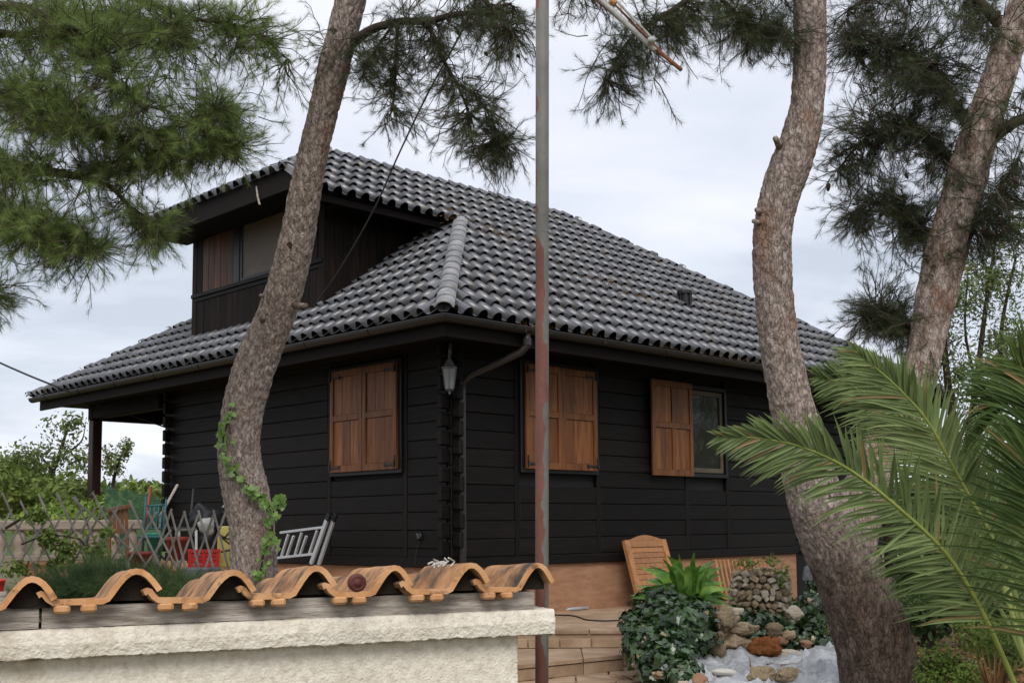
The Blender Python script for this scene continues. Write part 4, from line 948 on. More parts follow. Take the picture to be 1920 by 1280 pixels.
cones(T1, [(921, 14, 7.5, .032), (926, 40, 7.5, .036), (882, 48, 7.5, .04), (905, 60, 7.5, .034), (983, 38, 7.3, .03), (941, 88, 7.5, .028), (930, 101, 7.5, .026), (912, 102, 7.5, .028), (972, 106, 7.4, .026), (858, 60, 7.7, .03)])

# ---- the pine standing outside the frame on the left, its boughs reach in
b_ = dp(-260, 1300, 7.6); T2 = empty('pine_tree', (b_.x, b_.y, -.85), 'dense green pine boughs filling the upper left corner', 'tree')
v_, f_, _ = trunk_mesh([(-270, 1330, 130, 7.6), (-255, 900, 110, 7.6), (-280, 500, 100, 7.6), (-250, 100, 90, 7.5), (-230, -300, 70, 7.5)], 40, 120, 15, .01, 4.0); link('trunk', npmesh('trunk', v_, f_, True), M['bark'], T2)
br2 = [[(-260, 60, 7.5, .06), (-100, 20, 7.3, .04), (0, 12, 7.2, .03), (90, 30, 7.1, .022), (170, 85, 7.0, .016), (215, 150, 7.0, .011), (270, 205, 7.0, .006)],
       [(-260, 200, 7.5, .05), (-100, 60, 7.5, .034), (0, 64, 7.4, .026), (60, 60, 7.4, .017), (180, 20, 7.5, .010), (330, 50, 7.6, .005)],
       [(-270, 330, 7.6, .06), (-100, 200, 7.4, .04), (0, 178, 7.3, .026), (60, 190, 7.2, .020), (130, 220, 7.1, .015), (200, 250, 7.1, .010), (290, 250, 7.1, .006), (400, 210, 7.2, .004)],
       [(-270, 420, 7.6, .07), (-100, 330, 7.4, .05), (40, 318, 7.3, .036), (120, 326, 7.2, .028), (200, 345, 7.1, .018), (240, 385, 7.1, .012), (290, 420, 7.1, .006)],
       [(150, 332, 7.2, .018), (230, 300, 7.2, .011), (330, 300, 7.2, .007), (430, 270, 7.3, .004)],
       [(-270, 560, 7.6, .05), (-120, 440, 7.3, .035), (0, 420, 7.2, .02), (100, 430, 7.1, .012), (180, 470, 7.1, .006)],
       [(-260, -60, 7.5, .06), (0, -60, 7.6, .04), (200, -20, 7.7, .025), (350, 30, 7.8, .014), (470, 60, 7.9, .008), (540, 110, 8.0, .004)],
       [(-270, 640, 7.6, .04), (-120, 560, 7.4, .025), (-20, 545, 7.3, .01)]]
bl2 = [(60, 60, 110, 80, 7.3, .35, 170), (60, 190, 110, 70, 7.2, .3, 190), (180, 150, 90, 80, 7.1, .3, 130), (180, 40, 90, 50, 7.3, .35, 100), (280, 60, 90, 70, 7.6, .35, 110), (390, 80, 80, 80, 7.8, .3, 90),
       (470, 50, 70, 60, 7.9, .3, 52), (500, 140, 55, 60, 8.0, .25, 30), (245, 300, 95, 40, 7.15, .25, 140), (350, 268, 75, 34, 7.2, .25, 95), (430, 215, 60, 40, 7.3, .2, 70), (440, 258, 55, 22, 7.3, .2, 46),
       (20, 330, 60, 60, 7.2, .25, 110), (60, 420, 90, 50, 7.1, .25, 105), (100, 490, 60, 40, 7.1, .2, 48), (20, 440, 40, 60, 7.1, .2, 60), (285, 452, 42, 18, 7.1, .15, 40), (200, 420, 50, 26, 7.1, .2, 40), (160, 455, 45, 30, 7.1, .2, 24),
       (10, 560, 28, 40, 7.3, .15, 34), (140, 250, 90, 40, 7.2, .25, 100), (300, 190, 90, 60, 7.4, .35, 70)]
pine_crown(T2, bl2, br2, 'needle', 6, .12, dens=1.75)
cones(T2, [(145, 70, 7.0, .04), (172, 112, 7.0, .036), (160, 160, 7.0, .036), (275, 205, 7.0, .03), (300, 120, 7.4, .03), (310, 145, 7.4, .028), (440, 50, 7.8, .03), (250, 185, 7.1, .03)])

# ---- forked pine on the right
b_ = dp(1650, 1330, 7.0); T3 = empty('pine_tree', (b_.x, b_.y, -.7), 'forked pine with thick furrowed trunk rising beside the palm', 'tree')
t3p = [(1668, 1400, 172, 7.0), (1656, 1310, 152, 7.0), (1645, 1240, 142, 7.0), (1625, 1160, 136, 7.0), (1594, 1080, 128, 7.0), (1562, 1010, 120, 7.0), (1536, 950, 106, 7.0), (1516, 890, 94, 7.0), (1500, 830, 86, 7.0), (1487, 770, 82, 7.0), (1473, 700, 76, 7.0), (1462, 640, 72, 7.0), (1453, 570, 72, 7.0), (1449, 500, 74, 7.0), (1450, 430, 72, 7.0), (1462, 370, 74, 7.0), (1482, 310, 78, 7.0), (1502, 250, 70, 7.0), (1514, 190, 62, 7.0), (1519, 110, 60, 7.0), (1518, 30, 58, 7.0), (1515, -60, 56, 7.0), (1510, -220, 50, 7.0)]
v_, f_, S3 = trunk_mesh(t3p[:8], 170, 240, 24, .005, 6.0, .4, .05, .0085); link('lower_trunk', npmesh('lower_trunk', v_, f_, True), M['bark2'], T3)
v_, f_, S3u = trunk_mesh(t3p[6:], 96, 440, 30, .0062, 7.0); link('trunk', npmesh('trunk', v_, f_, True), M['bark'], T3)
t4p = [(1590, 1060, 96, 7.05), (1600, 990, 92, 7.08), (1622, 920, 84, 7.12), (1650, 850, 78, 7.18), (1685, 780, 72, 7.2), (1720, 705, 70, 7.25), (1738, 640, 66, 7.3), (1752, 570, 72, 7.3), (1772, 480, 74, 7.3), (1800, 380, 72, 7.3), (1828, 280, 70, 7.3), (1862, 180, 62, 7.3), (1890, 90, 58, 7.3), (1922, 0, 54, 7.3), (1965, -120, 48, 7.3), (1990, -260, 40, 7.3)]
v_, f_, S4 = trunk_mesh(t4p, 90, 400, 22, .0070, 9.0); link('second_trunk', npmesh('second_trunk', v_, f_, True), M['bark3'], T3)
knots(T3, S4, [(1722, 590, 9), (1790, 450, 7), (1800, 360, 5), (1840, 270, 6), (1745, 520, 5), (1850, 200, 5)])
knots(T3, S3u, [(1497, 200, 6), (1525, 65, 7), (1512, 38, 7), (1458, 340, 6), (1455, 455, 7), (1460, 418, 6)])
for (a, b, L, r) in (((1462, 275), (1452, 256), .10, .02), ((1424, 398), (1411, 386), .05, .018), ((1424, 418), (1402, 411), .07, .016), ((1438, 520), (1480, 512), .04, .012)):
    stub(T3, dp(*a, 6.95), dp(*b, 6.85)-dp(*a, 6.95), L, r, 'bark')
br3 = [[(1845, 265, 7.3, .05), (1885, 240, 7.2, .038), (1930, 215, 7.2, .032), (2010, 200, 7.2, .03)], [(1775, 480, 7.3, .03), (1820, 440, 7.2, .016), (1870, 360, 7.2, .012), (1910, 300, 7.2, .01)],
       [(1830, 290, 7.3, .03), (1790, 190, 7.5, .02), (1740, 120, 7.7, .014), (1660, 80, 7.8, .009), (1600, 70, 7.9, .006)],
       [(1810, 330, 7.3, .028), (1740, 250, 7.6, .018), (1680, 240, 7.7, .012), (1610, 270, 7.8, .008), (1570, 320, 7.8, .005)],
       [(1890, 60, 7.3, .04), (1800, -20, 7.5, .03), (1680, -20, 7.6, .02), (1590, 20, 7.7, .01)],
       [(1780, 450, 7.3, .02), (1720, 420, 7.6, .012), (1660, 380, 7.7, .008), (1600, 400, 7.7, .005)], [(1740, 640, 7.3, .02), (1690, 600, 7.6, .012), (1650, 580, 7.7, .008), (1620, 600, 7.7, .004)],
       [(1516, -60, 7.0, .05), (1440, -50, 6.9, .035), (1340, -20, 6.8, .024), (1240, 30, 6.7, .014), (1170, 90, 6.7, .008), (1140, 150, 6.7, .004)],
       [(1514, -120, 7.0, .04), (1400, -80, 7.2, .03), (1250, -60, 7.3, .02), (1090, -40, 7.4, .012)], [(1340, -10, 6.8, .015), (1400, 40, 6.8, .009), (1470, 70, 6.9, .005)]]
bl3 = [(1640, 60, 80, 70, 7.8, .3, 105), (1740, 60, 90, 70, 7.6, .35, 130), (1660, 170, 80, 60, 7.7, .3, 130), (1740, 200, 70, 70, 7.6, .3, 125), (1620, 290, 55, 60, 7.8, .25, 55), (1690, 310, 70, 60, 7.7, .3, 95), (1640, 390, 60, 60, 7.7, .25, 55),
       (1710, 420, 50, 60, 7.6, .25, 62), (1580, 380, 35, 60, 7.8, .2, 15), (1660, 540, 50, 70, 7.7, .25, 85), (1690, 620, 50, 50, 7.6, .25, 75), (1640, 600, 40, 35, 7.7, .2, 36), (1850, 60, 60, 70, 7.6, .35, 70), (1880, 320, 50, 80, 7.2, .3, 60),
       (1900, 420, 40, 70, 7.3, .25, 46), (1850, 430, 40, 50, 7.3, .25, 34), (1890, 160, 40, 50, 7.3, .3, 28), (1580, 100, 40, 60, 7.8, .25, 34), (1780, 330, 40, 60, 7.6, .25, 40)]
pine_crown(T3, bl3, br3[:7], 'needle2', 7, .35, scale=.95, dens=1.7)
bl4 = [(1420, 20, 100, 40, 6.9, .25, 110), (1330, 50, 70, 40, 6.8, .25, 60), (1250, 60, 70, 45, 6.7, .2, 52), (1160, 130, 45, 60, 6.7, .15, 48), (1250, 130, 60, 35, 6.7, .2, 26), (1340, 80, 60, 25, 6.8, .2, 26), (1480, 40, 50, 40, 7.0, .25, 50), (1170, 20, 90, 25, 7.0, .3, 34), (1060, 15, 50, 25, 7.3, .2, 24), (1400, 70, 60, 20, 6.9, .2, 18)]
pine_crown(T3, bl4, br3[7:], 'needle2', 8, .45, name='crown', dens=1.15)
random.seed(21)
cs = [(1570, 287, 7.6, .036), (1553, 351, 7.6, .036), (1612, 280, 7.6, .034), (1640, 275, 7.6, .03), (1620, 65, 7.5, .034), (1634, 78, 7.5, .034), (1640, 170, 7.6, .03), (1665, 400, 7.5, .036), (1610, 395, 7.6, .03), (1880, 352, 7.0, .034), (1878, 415, 7.0, .034), (1860, 437, 7.0, .034), (1882, 432, 7.0, .03), (1845, 430, 7.0, .03), (1800, 470, 7.0, .03), (1905, 340, 7.0, .034), (1822, 466, 7.0, .03), (1700, 330, 7.5, .03), (1720, 270, 7.5, .03), (1870, 30, 7.2, .04), (1890, 380, 7.0, .03)]
cones(T3, cs)
# ================================================================== plants: leaf templates
def leaf_oval(L=1, w_=.5, fold=.12):
    v = [(0, 0, 0), (-w_*.5, L*.35, fold*w_), (0, L*.4, 0), (w_*.5, L*.35, fold*w_), (-w_*.38, L*.7, fold*w_*.6), (w_*.38, L*.7, fold*w_*.6), (0, L*.72, -.02*L), (0, L, -.08*L)]
    f = [(0, 2, 1), (0, 3, 2), (1, 2, 6), (1, 6, 4), (2, 3, 5), (2, 5, 6), (4, 6, 7), (6, 5, 7)]
    return np.array(v), np.array(f)
def leaf_ivy():
    o = [(0, 0), (-.30, -.12), (-.52, .18), (-.30, .38), (-.34, .66), (-.12, .66), (0, 1.0), (.12, .66), (.34, .66), (.30, .38), (.52, .18), (.30, -.12)]
    v = [(0, .34, 0)] + [(x, y, .10*abs(x)-.06*y*y) for x, y in o]; n = len(o)
    return np.array(v), np.array([(0, 1+i, 1+(i+1) % n) for i in range(n)])
IVY = leaf_ivy(); OVAL = leaf_oval(); SLIM = leaf_oval(1, .26, .2)
def shell(blobs, per, g, squash=.0, fill=.35):
    """points and outward directions on camera-framed ellipsoids (px, py, rx, ry, depth, rdepth metres)"""
    P, D = [], []
    for (px, py, rx, ry, d, rd), n in zip(blobs, per):
        c = np.array(dp(px, py, d)); s = d/FPX; u = g.normal(size=(n, 3)); u /= np.linalg.norm(u, axis=1, keepdims=True)
        r = 1-fill*g.uniform(0, 1, n)**2; r = np.where(g.uniform(0, 1, n) < .10, r*g.uniform(1.0, 1.3, n), r)
        lump = 1+.34*np.array([noise.noise(V(q)*2.6+V((px*.1, py*.1, 0))) for q in u])
        off = (np.array(RT)[None]*(u[:, :1]*rx*s) + np.array(UP)[None]*(u[:, 1:2]*ry*s) + np.array(FW)[None]*(u[:, 2:3]*rd))
        P.append(c+off*(r*lump)[:, None]); D.append(np.array(RT)[None]*u[:, :1] + np.array(UP)[None]*u[:, 1:2] + np.array(FW)[None]*u[:, 2:3])
    return np.vstack(P), np.vstack(D)
def leafy(name, parent, tmpl, P, N_, size, m, g, jit=.5, up=.3, hang=0.0):
    """leaves whose faces look along N_ and whose tips hang or point outwards"""
    N_ = N_ + g.normal(0, jit, N_.shape) + np.array([0, 0, up]); N_ /= np.linalg.norm(N_, axis=1, keepdims=True)
    t = g.normal(0, 1, N_.shape) + np.array([0, 0, -hang]); t -= N_*(t*N_).sum(1, keepdims=True); t /= np.linalg.norm(t, axis=1, keepdims=True)
    X = np.cross(t, N_); Mx = np.stack([X, t, N_], axis=2)*(size*g.uniform(.65, 1.3, len(P)))[:, None, None]
    v, f = scatter(*tmpl, Mx, P); return link(name, npmesh(name, v, f), M[m], parent)
def ribbon(path, wid, nrm, fold=.25):
    """leaf blade along path (Vectors) with half-width list, folded along its midrib"""
    mb = MB(); n = len(path)
    for i, p in enumerate(path):
        d = (path[min(i+1, n-1)]-path[max(i-1, 0)]).normalized(); s = d.cross(V(nrm)); s.normalize(); u = s.cross(d)
        mb.v += [tuple(p-s*wid[i]+u*wid[i]*fold), tuple(p), tuple(p+s*wid[i]+u*wid[i]*fold)]
    for i in range(n-1):
        b = i*3; mb.f += [(b, b+1, b+4, b+3), (b+1, b+2, b+5, b+4)]
    return mb

# ---- ivy creeping up the left pine
g = np.random.default_rng(31)
IV = empty('ivy_vine', dp(490, 1100, 8.3), 'bright green ivy climbing the leaning pine trunk', 'ivy')
vine = [(432, 765), (424, 800), (418, 830), (428, 868), (444, 890), (468, 912), (488, 930), (504, 945), (508, 975), (510, 1005), (495, 1035), (490, 1062), (486, 1088)]
VP = [dp(x, y, 8.31) for x, y in vine]; S = spline(VP, 80); MB().tube([V(q) for q in S], .007, 5).build('stem', M['twig'], IV)
P = []; 
for q in S:
    for _ in range(g.integers(0, 4)): P.append(q + g.normal(0, .022, 3) - np.array(FW)*.02)
for x, y in ((515, 940), (522, 945), (528, 938), (519, 960), (505, 980), (500, 1000), (512, 1012), (425, 810), (420, 850), (495, 935)):
    for _ in range(4): P.append(np.array(dp(x+g.normal(0, 5), y+g.normal(0, 6), 8.22)))
P = np.array(P); leafy('ivy_leaves', IV, IVY, P, np.tile(-np.array(FW), (len(P), 1)), .045, 'ivylight', g, .45, .4, 1.2)['kind'] = 'stuff'

# ---- ivy mound by the steps
IM = empty('ivy_bush', gz(1260, 1270, -.66), 'dark glossy ivy mound spilling over beside the stone steps', 'ivy')
bl = [(1268, 1178, 70, 54, 8.9, .4), (1210, 1205, 42, 40, 8.6, .3), (1295, 1165, 58, 44, 9.2, .35), (1250, 1240, 54, 44, 8.1, .3), (1282, 1262, 30, 30, 7.7, .2), (1190, 1168, 26, 24, 9.2, .2), (1305, 1205, 26, 40, 8.9, .25), (1240, 1130, 46, 30, 9.3, .3)]
core = MB()
for (px, py, rx, ry, d, rd) in bl:
    bm = bmesh.new(); bmesh.ops.create_icosphere(bm, subdivisions=2, radius=.8); s = d/FPX; c = dp(px, py, d)
    core.add([c+RT*(q.co.x*rx*s)+UP*(q.co.y*ry*s)+FW*(q.co.z*rd) for q in bm.verts], [[q.index for q in f.verts] for f in bm.faces]); bm.free()
core.build('inner_foliage', M['ivy'], IM)
P, D = shell(bl, [1100, 700, 800, 800, 380, 240, 480, 420], g); leafy('ivy_leaves', IM, IVY, P, D, .058, 'ivy', g, .45, .5, .9)['kind'] = 'stuff'
# low ivy between the rocks
IG = empty('ivy_bush', gz(1500, 1200, -.62), 'dark ivy creeping among the rocks beside the stone pillar', 'ivy')
bl = [(1425, 1162, 44, 18, 9.7, .2), (1418, 1186, 30, 14, 9.6, .2), (1520, 1150, 30, 44, 9.7, .25), (1500, 1190, 40, 22, 9.4, .25), (1550, 1205, 34, 14, 9.2, .2), (1535, 1100, 22, 34, 10.2, .2), (1550, 1065, 14, 30, 10.8, .15), (1380, 1150, 24, 16, 9.8, .2)]
P, D = shell(bl, [300, 160, 360, 300, 180, 150, 90, 100], g); leafy('ivy_leaves', IG, IVY, P, D, .055, 'ivy', g, .45, .5, .9)['kind'] = 'stuff'

# ---- strap-leaved plant (each blade a leaf)
SP = empty('strap_leaf_plant', gz(1290, 1160, -.55), 'bright green broad strap-leaved plant in front of the leaning panel', 'plant')
tips = [(1258, 1030), (1278, 1028), (1300, 1035), (1312, 1050), (1303, 1028), (1338, 1042), (1345, 1062), (1322, 1075), (1222, 1052), (1240, 1058), (1215, 1075), (1230, 1090), (1262, 1060), (1285, 1062), (1268, 1085), (1352, 1085), (1362, 1100), (1370, 1118), (1340, 1105), (1325, 1100), (1250, 1092), (1298, 1090), (1282, 1100), (1310, 1112), (1205, 1100), (1198, 1094), (1215, 1108), (1356, 1120), (1345, 1128), (1270, 1110), (1235, 1112), (1318, 1060), (1290, 1045), (1330, 1058), (1248, 1045)]
random.seed(5)
tips = tips + [(x+random.uniform(-14, 14), y+random.uniform(6, 26)) for x, y in tips[:26]]
for i, (x, y) in enumerate(tips):
    d = 9.6+random.uniform(-.35, .35); b = dp(1288+(x-1288)*.35+random.uniform(-10, 10), 1150+random.uniform(-6, 10), d+.05); t = dp(x, y, d+random.uniform(-.3, .15))
    mid = b.lerp(t, .62)+V((0, 0, .06))-RT*((x-1288)*.0007); path = [V(q) for q in spline([b, b.lerp(mid, .5)+V((0, 0, .01)), mid, t-V((0, 0, random.uniform(.0, .07)))+RT*((x-1288)*.0005+random.uniform(-.02, .02)), ], 9)]
    W = random.uniform(.030, .046); wid = [W*.14, W*.2, W*.5, W*.85, W, W*.95, W*.7, W*.38, W*.03]
    nrm = (-FW*.8 + V((random.uniform(-.5, .5), random.uniform(-.5, .5), .5))); ribbon(path, wid, nrm, .3).build('leaf', M['strap'], SP, True)

# ---- date palm
PA = empty('palm_tree', dp(1960, 1400, 4.7), 'large palm with long feathery green fronds arching in from the right edge', 'palm')
def frond(pts, nl, L, m, seed, nrm=None, w_=.0080, r0=.0105, gdrop=.16, ang0=62, ang1=24, skip=.06, both=(1, 1), side=(1, 1)):
    g = np.random.default_rng(seed); P = [dp(x, y, d) for x, y, d in pts]; S = spline(P, 60); mb = MB()
    mb.tube([V(q) for q in S], [r0*(1-.85*i/59)+.0015 for i in range(60)], 8); fr = mb.build('frond', M['rachis'], PA, True)
    lv = MB(); nb = -FW if nrm is None else V(nrm)
    nl = int(nl*1.25)
    for i in range(nl):
        for sd in (1, -1):
            if g.uniform() > both[0 if sd == 1 else 1]: continue
            t = skip+(1-skip)*(i+g.uniform(.2, .8))/nl; j = t*58.9; k = int(j); p = V(S[k]).lerp(V(S[k+1]), j-k); T = (V(S[min(k+2, 59)])-V(S[max(k-1, 0)])).normalized()
            s = T.cross(nb).normalized()*sd; n_ = s.cross(T)*sd; a = math.radians(ang0+(ang1-ang0)*t+g.normal(0, 6))
            ll = L*(.45+.55*math.sin(math.pi*min(1, .18+t*.82)**.8))*(1-.45*max(0, t-.75)/.25)*g.uniform(.85, 1.1)*side[0 if sd == 1 else 1]
            d = (T*math.cos(a)+s*math.sin(a)+n_*g.normal(.12, .14)).normalized(); path = []; cur = p.copy(); nseg = 4
            for q in range(nseg+1):
                path.append(cur.copy()); d = (d+V((0, 0, -gdrop*(q+.5)/nseg*g.uniform(.4, 1.4)))).normalized(); cur = cur+d*(ll/nseg)
            W = w_*g.uniform(.8, 1.2); b = ribbon(path, [W*.45, W, W*.9, W*.55, W*.04], n_, .35); lv.add(b.v, b.f)
    me = bpy.data.meshes.new('leaflets'); me.from_pydata(lv.v, [], lv.f); o = link('leaflets', me, M[m], fr); o['kind'] = 'stuff'
frond([(1925, 1340, 4.7), (1885, 1240, 4.65), (1838, 1140, 4.6), (1780, 1045, 4.55), (1700, 965, 4.5), (1600, 885, 4.45), (1510, 840, 4.4), (1430, 822, 4.4), (1352, 818, 4.4)], 96, .34, 'palm', 1, skip=.22, side=(.8, 1.05))
frond([(1945, 1290, 4.8), (1905, 1120, 4.95), (1860, 1005, 5.05), (1823, 940, 5.1), (1780, 862, 5.1), (1738, 788, 5.1), (1690, 733, 5.1), (1645, 692, 5.1), (1600, 656, 5.1)], 84, .40, 'palm', 2, skip=.16, side=(.58, 1.1))
frond([(1940, 1290, 4.9), (1850, 1010, 5.4), (1760, 860, 5.5), (1690, 780, 5.5), (1605, 728, 5.45), (1535, 706, 5.4)], 66, .36, 'palm', 3, skip=.3)
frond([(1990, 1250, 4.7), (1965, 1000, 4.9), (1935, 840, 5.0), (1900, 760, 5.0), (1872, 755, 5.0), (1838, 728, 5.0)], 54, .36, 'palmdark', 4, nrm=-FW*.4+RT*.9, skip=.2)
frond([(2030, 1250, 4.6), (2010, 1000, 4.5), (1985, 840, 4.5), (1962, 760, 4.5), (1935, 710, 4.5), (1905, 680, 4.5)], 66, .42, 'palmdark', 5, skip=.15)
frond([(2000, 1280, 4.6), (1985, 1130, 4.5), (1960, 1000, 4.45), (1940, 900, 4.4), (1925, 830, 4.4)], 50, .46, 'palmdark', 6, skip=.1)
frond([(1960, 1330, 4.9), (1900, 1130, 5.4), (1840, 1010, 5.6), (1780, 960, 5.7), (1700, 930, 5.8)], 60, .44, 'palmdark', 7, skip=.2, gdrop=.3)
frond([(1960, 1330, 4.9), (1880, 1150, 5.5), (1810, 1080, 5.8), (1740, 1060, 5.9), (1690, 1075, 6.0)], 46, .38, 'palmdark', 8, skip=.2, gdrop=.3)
mb = MB(); c = dp(1985, 1330, 4.75); mb.tube([(c.x, c.y, -1.1), (c.x, c.y, -.75), (c.x, c.y, c.z)], [.17, .19, .12], 14); mb.build('trunk', M['bark2'], PA, True)

# ---- plants at the foot of the palm
def tuftplant(name, label, cat, px, py, d, n, L, W, m, seed, spread=1.0):
    g = random.Random(seed); c = dp(px, py, d); o = empty(name, c, label, cat)
    for i in range(n):
        a = g.uniform(0, 6.28); tilt = g.uniform(.15, 1.0)*spread; l = L*g.uniform(.7, 1.15); dr = V((math.cos(a)*math.sin(tilt), math.sin(a)*math.sin(tilt), math.cos(tilt))); path = []; cur = c+V((math.cos(a)*.03, math.sin(a)*.03, 0)); w_ = []
        for q in range(7):
            path.append(cur.copy()); dr = (dr+V((0, 0, -.16*tilt))).normalized(); cur = cur+dr*(l/6); w_.append(W*(1-.93*(q/6)**1.6)*(.6 if q == 0 else 1))
        ribbon(path, w_, V((0, 0, 1)) if tilt > .3 else -FW, .35).build('leaf', M[m], o, True)
tuftplant('spiky_plant', 'dark green spiky-leaved plant behind the lime bush', 'plant', 1790, 1165, 6.6, 54, .55, .013, 'palmdark', 3)
tuftplant('spiky_plant', 'dark spiky-leaved plant just right of the thick pine base', 'plant', 1725, 1140, 7.6, 40, .5, .013, 'palmdark', 4)
tuftplant('spiky_plant', 'dark spiky-leaved plant under the palm at the right edge', 'plant', 1880, 1150, 6.4, 44, .55, .014, 'palmdark', 5)
g = np.random.default_rng(41)
LB = empty('lime_bush', dp(1780, 1290, 5.8), 'lime green small-leaved bush at the foot of the palm', 'bush')
bl = [(1760, 1235, 34, 34, 5.8, .12), (1805, 1255, 40, 26, 5.7, .12), (1740, 1265, 26, 30, 5.8, .1), (1830, 1270, 30, 18, 5.6, .1), (1775, 1280, 60, 26, 5.7, .12)]
P, D = shell(bl, [520, 520, 360, 300, 620], g, fill=.7); leafy('leaves', LB, OVAL, P, D, .022, 'bushlime', g, .6, .5)['kind'] = 'stuff'
st_ = MB()
for i in range(26): a = dp(1780+g.uniform(-40, 40), 1300, 5.8); st_.tube([a, dp(1780+g.uniform(-60, 60), 1240+g.uniform(-20, 30), 5.75)], .003, 4)
st_.build('stems', M['twig'], LB)
tuftplant('dry_grass', 'brown dry leaves at the bottom right edge under the frond', 'grass', 1865, 1300, 5.4, 34, .22, .007, 'litter', 6)

# ================================================================== rocks, pillar, pond sheet
BZ = -.63
def rock_mesh(seed, sub=3, rough_=.28, flat=1.0):
    bm = bmesh.new(); bmesh.ops.create_icosphere(bm, subdivisions=sub, radius=1)
    for q in bm.verts:
        c = q.co; s = V((seed*7.1, seed*3.3, 1)); k = 1+rough_*noise.fractal(c*1.3+s, .8, 2.1, 6)+.22*noise.noise(c*.8+s)
        dd, _ = noise.voronoi(c*2.2+s); k += .30*(min(.45, dd[1]-dd[0])-.2)*(rough_/.28); q.co = V((c.x*k, c.y*k, c.z*k*flat))
    me = bpy.data.meshes.new('rock'); bm.to_mesh(me); bm.free()
    for p in me.polygons: p.use_smooth = sub > 2 and (p.index % 1 == 0)
    return me
def rock(px, pyb, wpx, hpx, m, label, seed, z=BZ, name='rock', rz=0.0, rough_=.28, dm=.75, group=None, dd=None):
    b = gz(px, pyb, z) if dd is None else dp(px, pyb, dd); z = b.z; d = (b-CP).dot(FW); s = d/FPX; me = rock_mesh(seed, 4, rough_); me.materials.append(M[m])
    o = bpy.data.objects.new(name, me); COL.objects.link(o); hh = hpx*s/2
    o.matrix_world = Matrix.Translation((b.x, b.y, z+hh*.85)) @ Matrix.Rotation(math.atan2(RT.y, RT.x)+rz, 4, 'Z') @ Matrix.Diagonal((wpx*s/2, wpx*s/2*dm, hh, 1))
    return tag(o, label, 'rock', group)
rock(1362, 1180, 40, 44, 'rock', 'pale pitted boulder topping the rockery beside the ivy mound', 1, dd=8.95, rough_=.4)
rock(1390, 1190, 44, 26, 'rock', 'grey-tan rock just right of the pale pitted boulder', 2, dd=8.95)
rock(1378, 1226, 66, 36, 'rock', 'broad layered tan ledge rock left of the rust-red rock', 3, dd=8.9, rough_=.35)
rock(1346, 1232, 26, 40, 'rock', 'upright tan rock at the left end of the rockery', 4, dd=8.7)
rock(1437, 1228, 56, 38, 'rockred', 'rust-red pitted rock behind the plastic sheet', 5, dd=8.75, rough_=.42)
rock(1478, 1236, 74, 20, 'rockpale', 'long flat pale stone on the back edge of the sheet', 6)
rock(1538, 1240, 42, 26, 'rockpale', 'small pale stone at the right end of the flat pale stone', 7)
rock(1428, 1278, 52, 32, 'rock', 'tan stone lying on the plastic sheet, left of its pair', 8, z=BZ+.03)
rock(1482, 1276, 50, 28, 'rock', 'tan stone lying on the plastic sheet, right of its pair', 9, z=BZ+.03)
rock(1358, 1266, 46, 15, 'pebble', 'smooth oval whitish stone on the left of the plastic sheet', 10, z=BZ+.03, rough_=.05)
rock(1322, 1262, 24, 18, 'rock', 'small brown stone left of the oval whitish stone', 11)
rock(1312, 1294, 26, 34, 'brick', 'pinkish stone at the front left corner of the plastic sheet', 12)
rock(1284, 1292, 30, 18, 'rockpale', 'pale stone at the foot of the ivy mound', 13)
rock(1208, 1256, 36, 20, 'terrace', 'flat tan stone where the steps meet the ivy mound', 14)
rock(1240, 1272, 40, 16, 'terrace', 'flat tan edging stone below the ivy mound', 15)
rock(1452, 1190, 34, 26, 'rock', 'tan stone half hidden in ivy below the pillar', 16, dd=9.3)
rock(1490, 1160, 30, 24, 'rockpale', 'pale stone half hidden in ivy right of the pillar', 17, dd=9.4)
rock(1588, 1166, 56, 26, 'rockpale', 'large pale boulder left of the thick pine trunk, on the bricks', 18, z=-.42)
rock(1566, 1206, 30, 26, 'rock', 'rounded tan stone below the brick stack', 19)
rock(1604, 1208, 34, 32, 'rock', 'rounded tan stone between brick stack and pine trunk', 20)
rock(1715, 1018, 80, 30, 'rockpale', 'flat pale stone block behind the palm frond', 21, z=-.3)
rock(1700, 1050, 50, 40, 'rockpale', 'pale stone seen between pine trunk and palm frond', 22, z=-.4)
rock(1882, 1120, 44, 34, 'rock', 'grey block of stone under the palm near the right edge', 23, z=-.5)
for i, (x, y, w_, h, m, lab) in enumerate([(1405, 1216, 24, 15, 'rock', 'small tan stone between the ledge rock and the rust-red rock'), (1398, 1238, 24, 14, 'rockpale', 'small pale stone under the layered ledge rock, touching the sheet'), (1466, 1208, 22, 16, 'brick', 'small reddish stone just right of the rust-red rock'),
        (1384, 1152, 20, 15, 'rockpale', 'small pale stone behind the topmost boulder of the rockery'), (1414, 1182, 20, 13, 'rock', 'small tan stone above the rust-red rock in the ivy'), (1482, 1196, 24, 16, 'rock', 'small tan stone in the ivy above the long flat stone'), (1512, 1212, 22, 14, 'brick', 'small reddish stone in the ivy near the right end of the flat stone'),
        (1560, 1226, 24, 15, 'rockpale', 'small pale stone close to the thick pine trunk'), (1334, 1270, 18, 12, 'brick', 'small reddish pebble below the upright tan rock'), (1350, 1200, 22, 18, 'rock', 'small tan stone wedged between ivy mound and rockery')]):
    rock(x, y, w_, h, m, lab, 40+i, dd=8.8 if x < 1450 else 9.1)
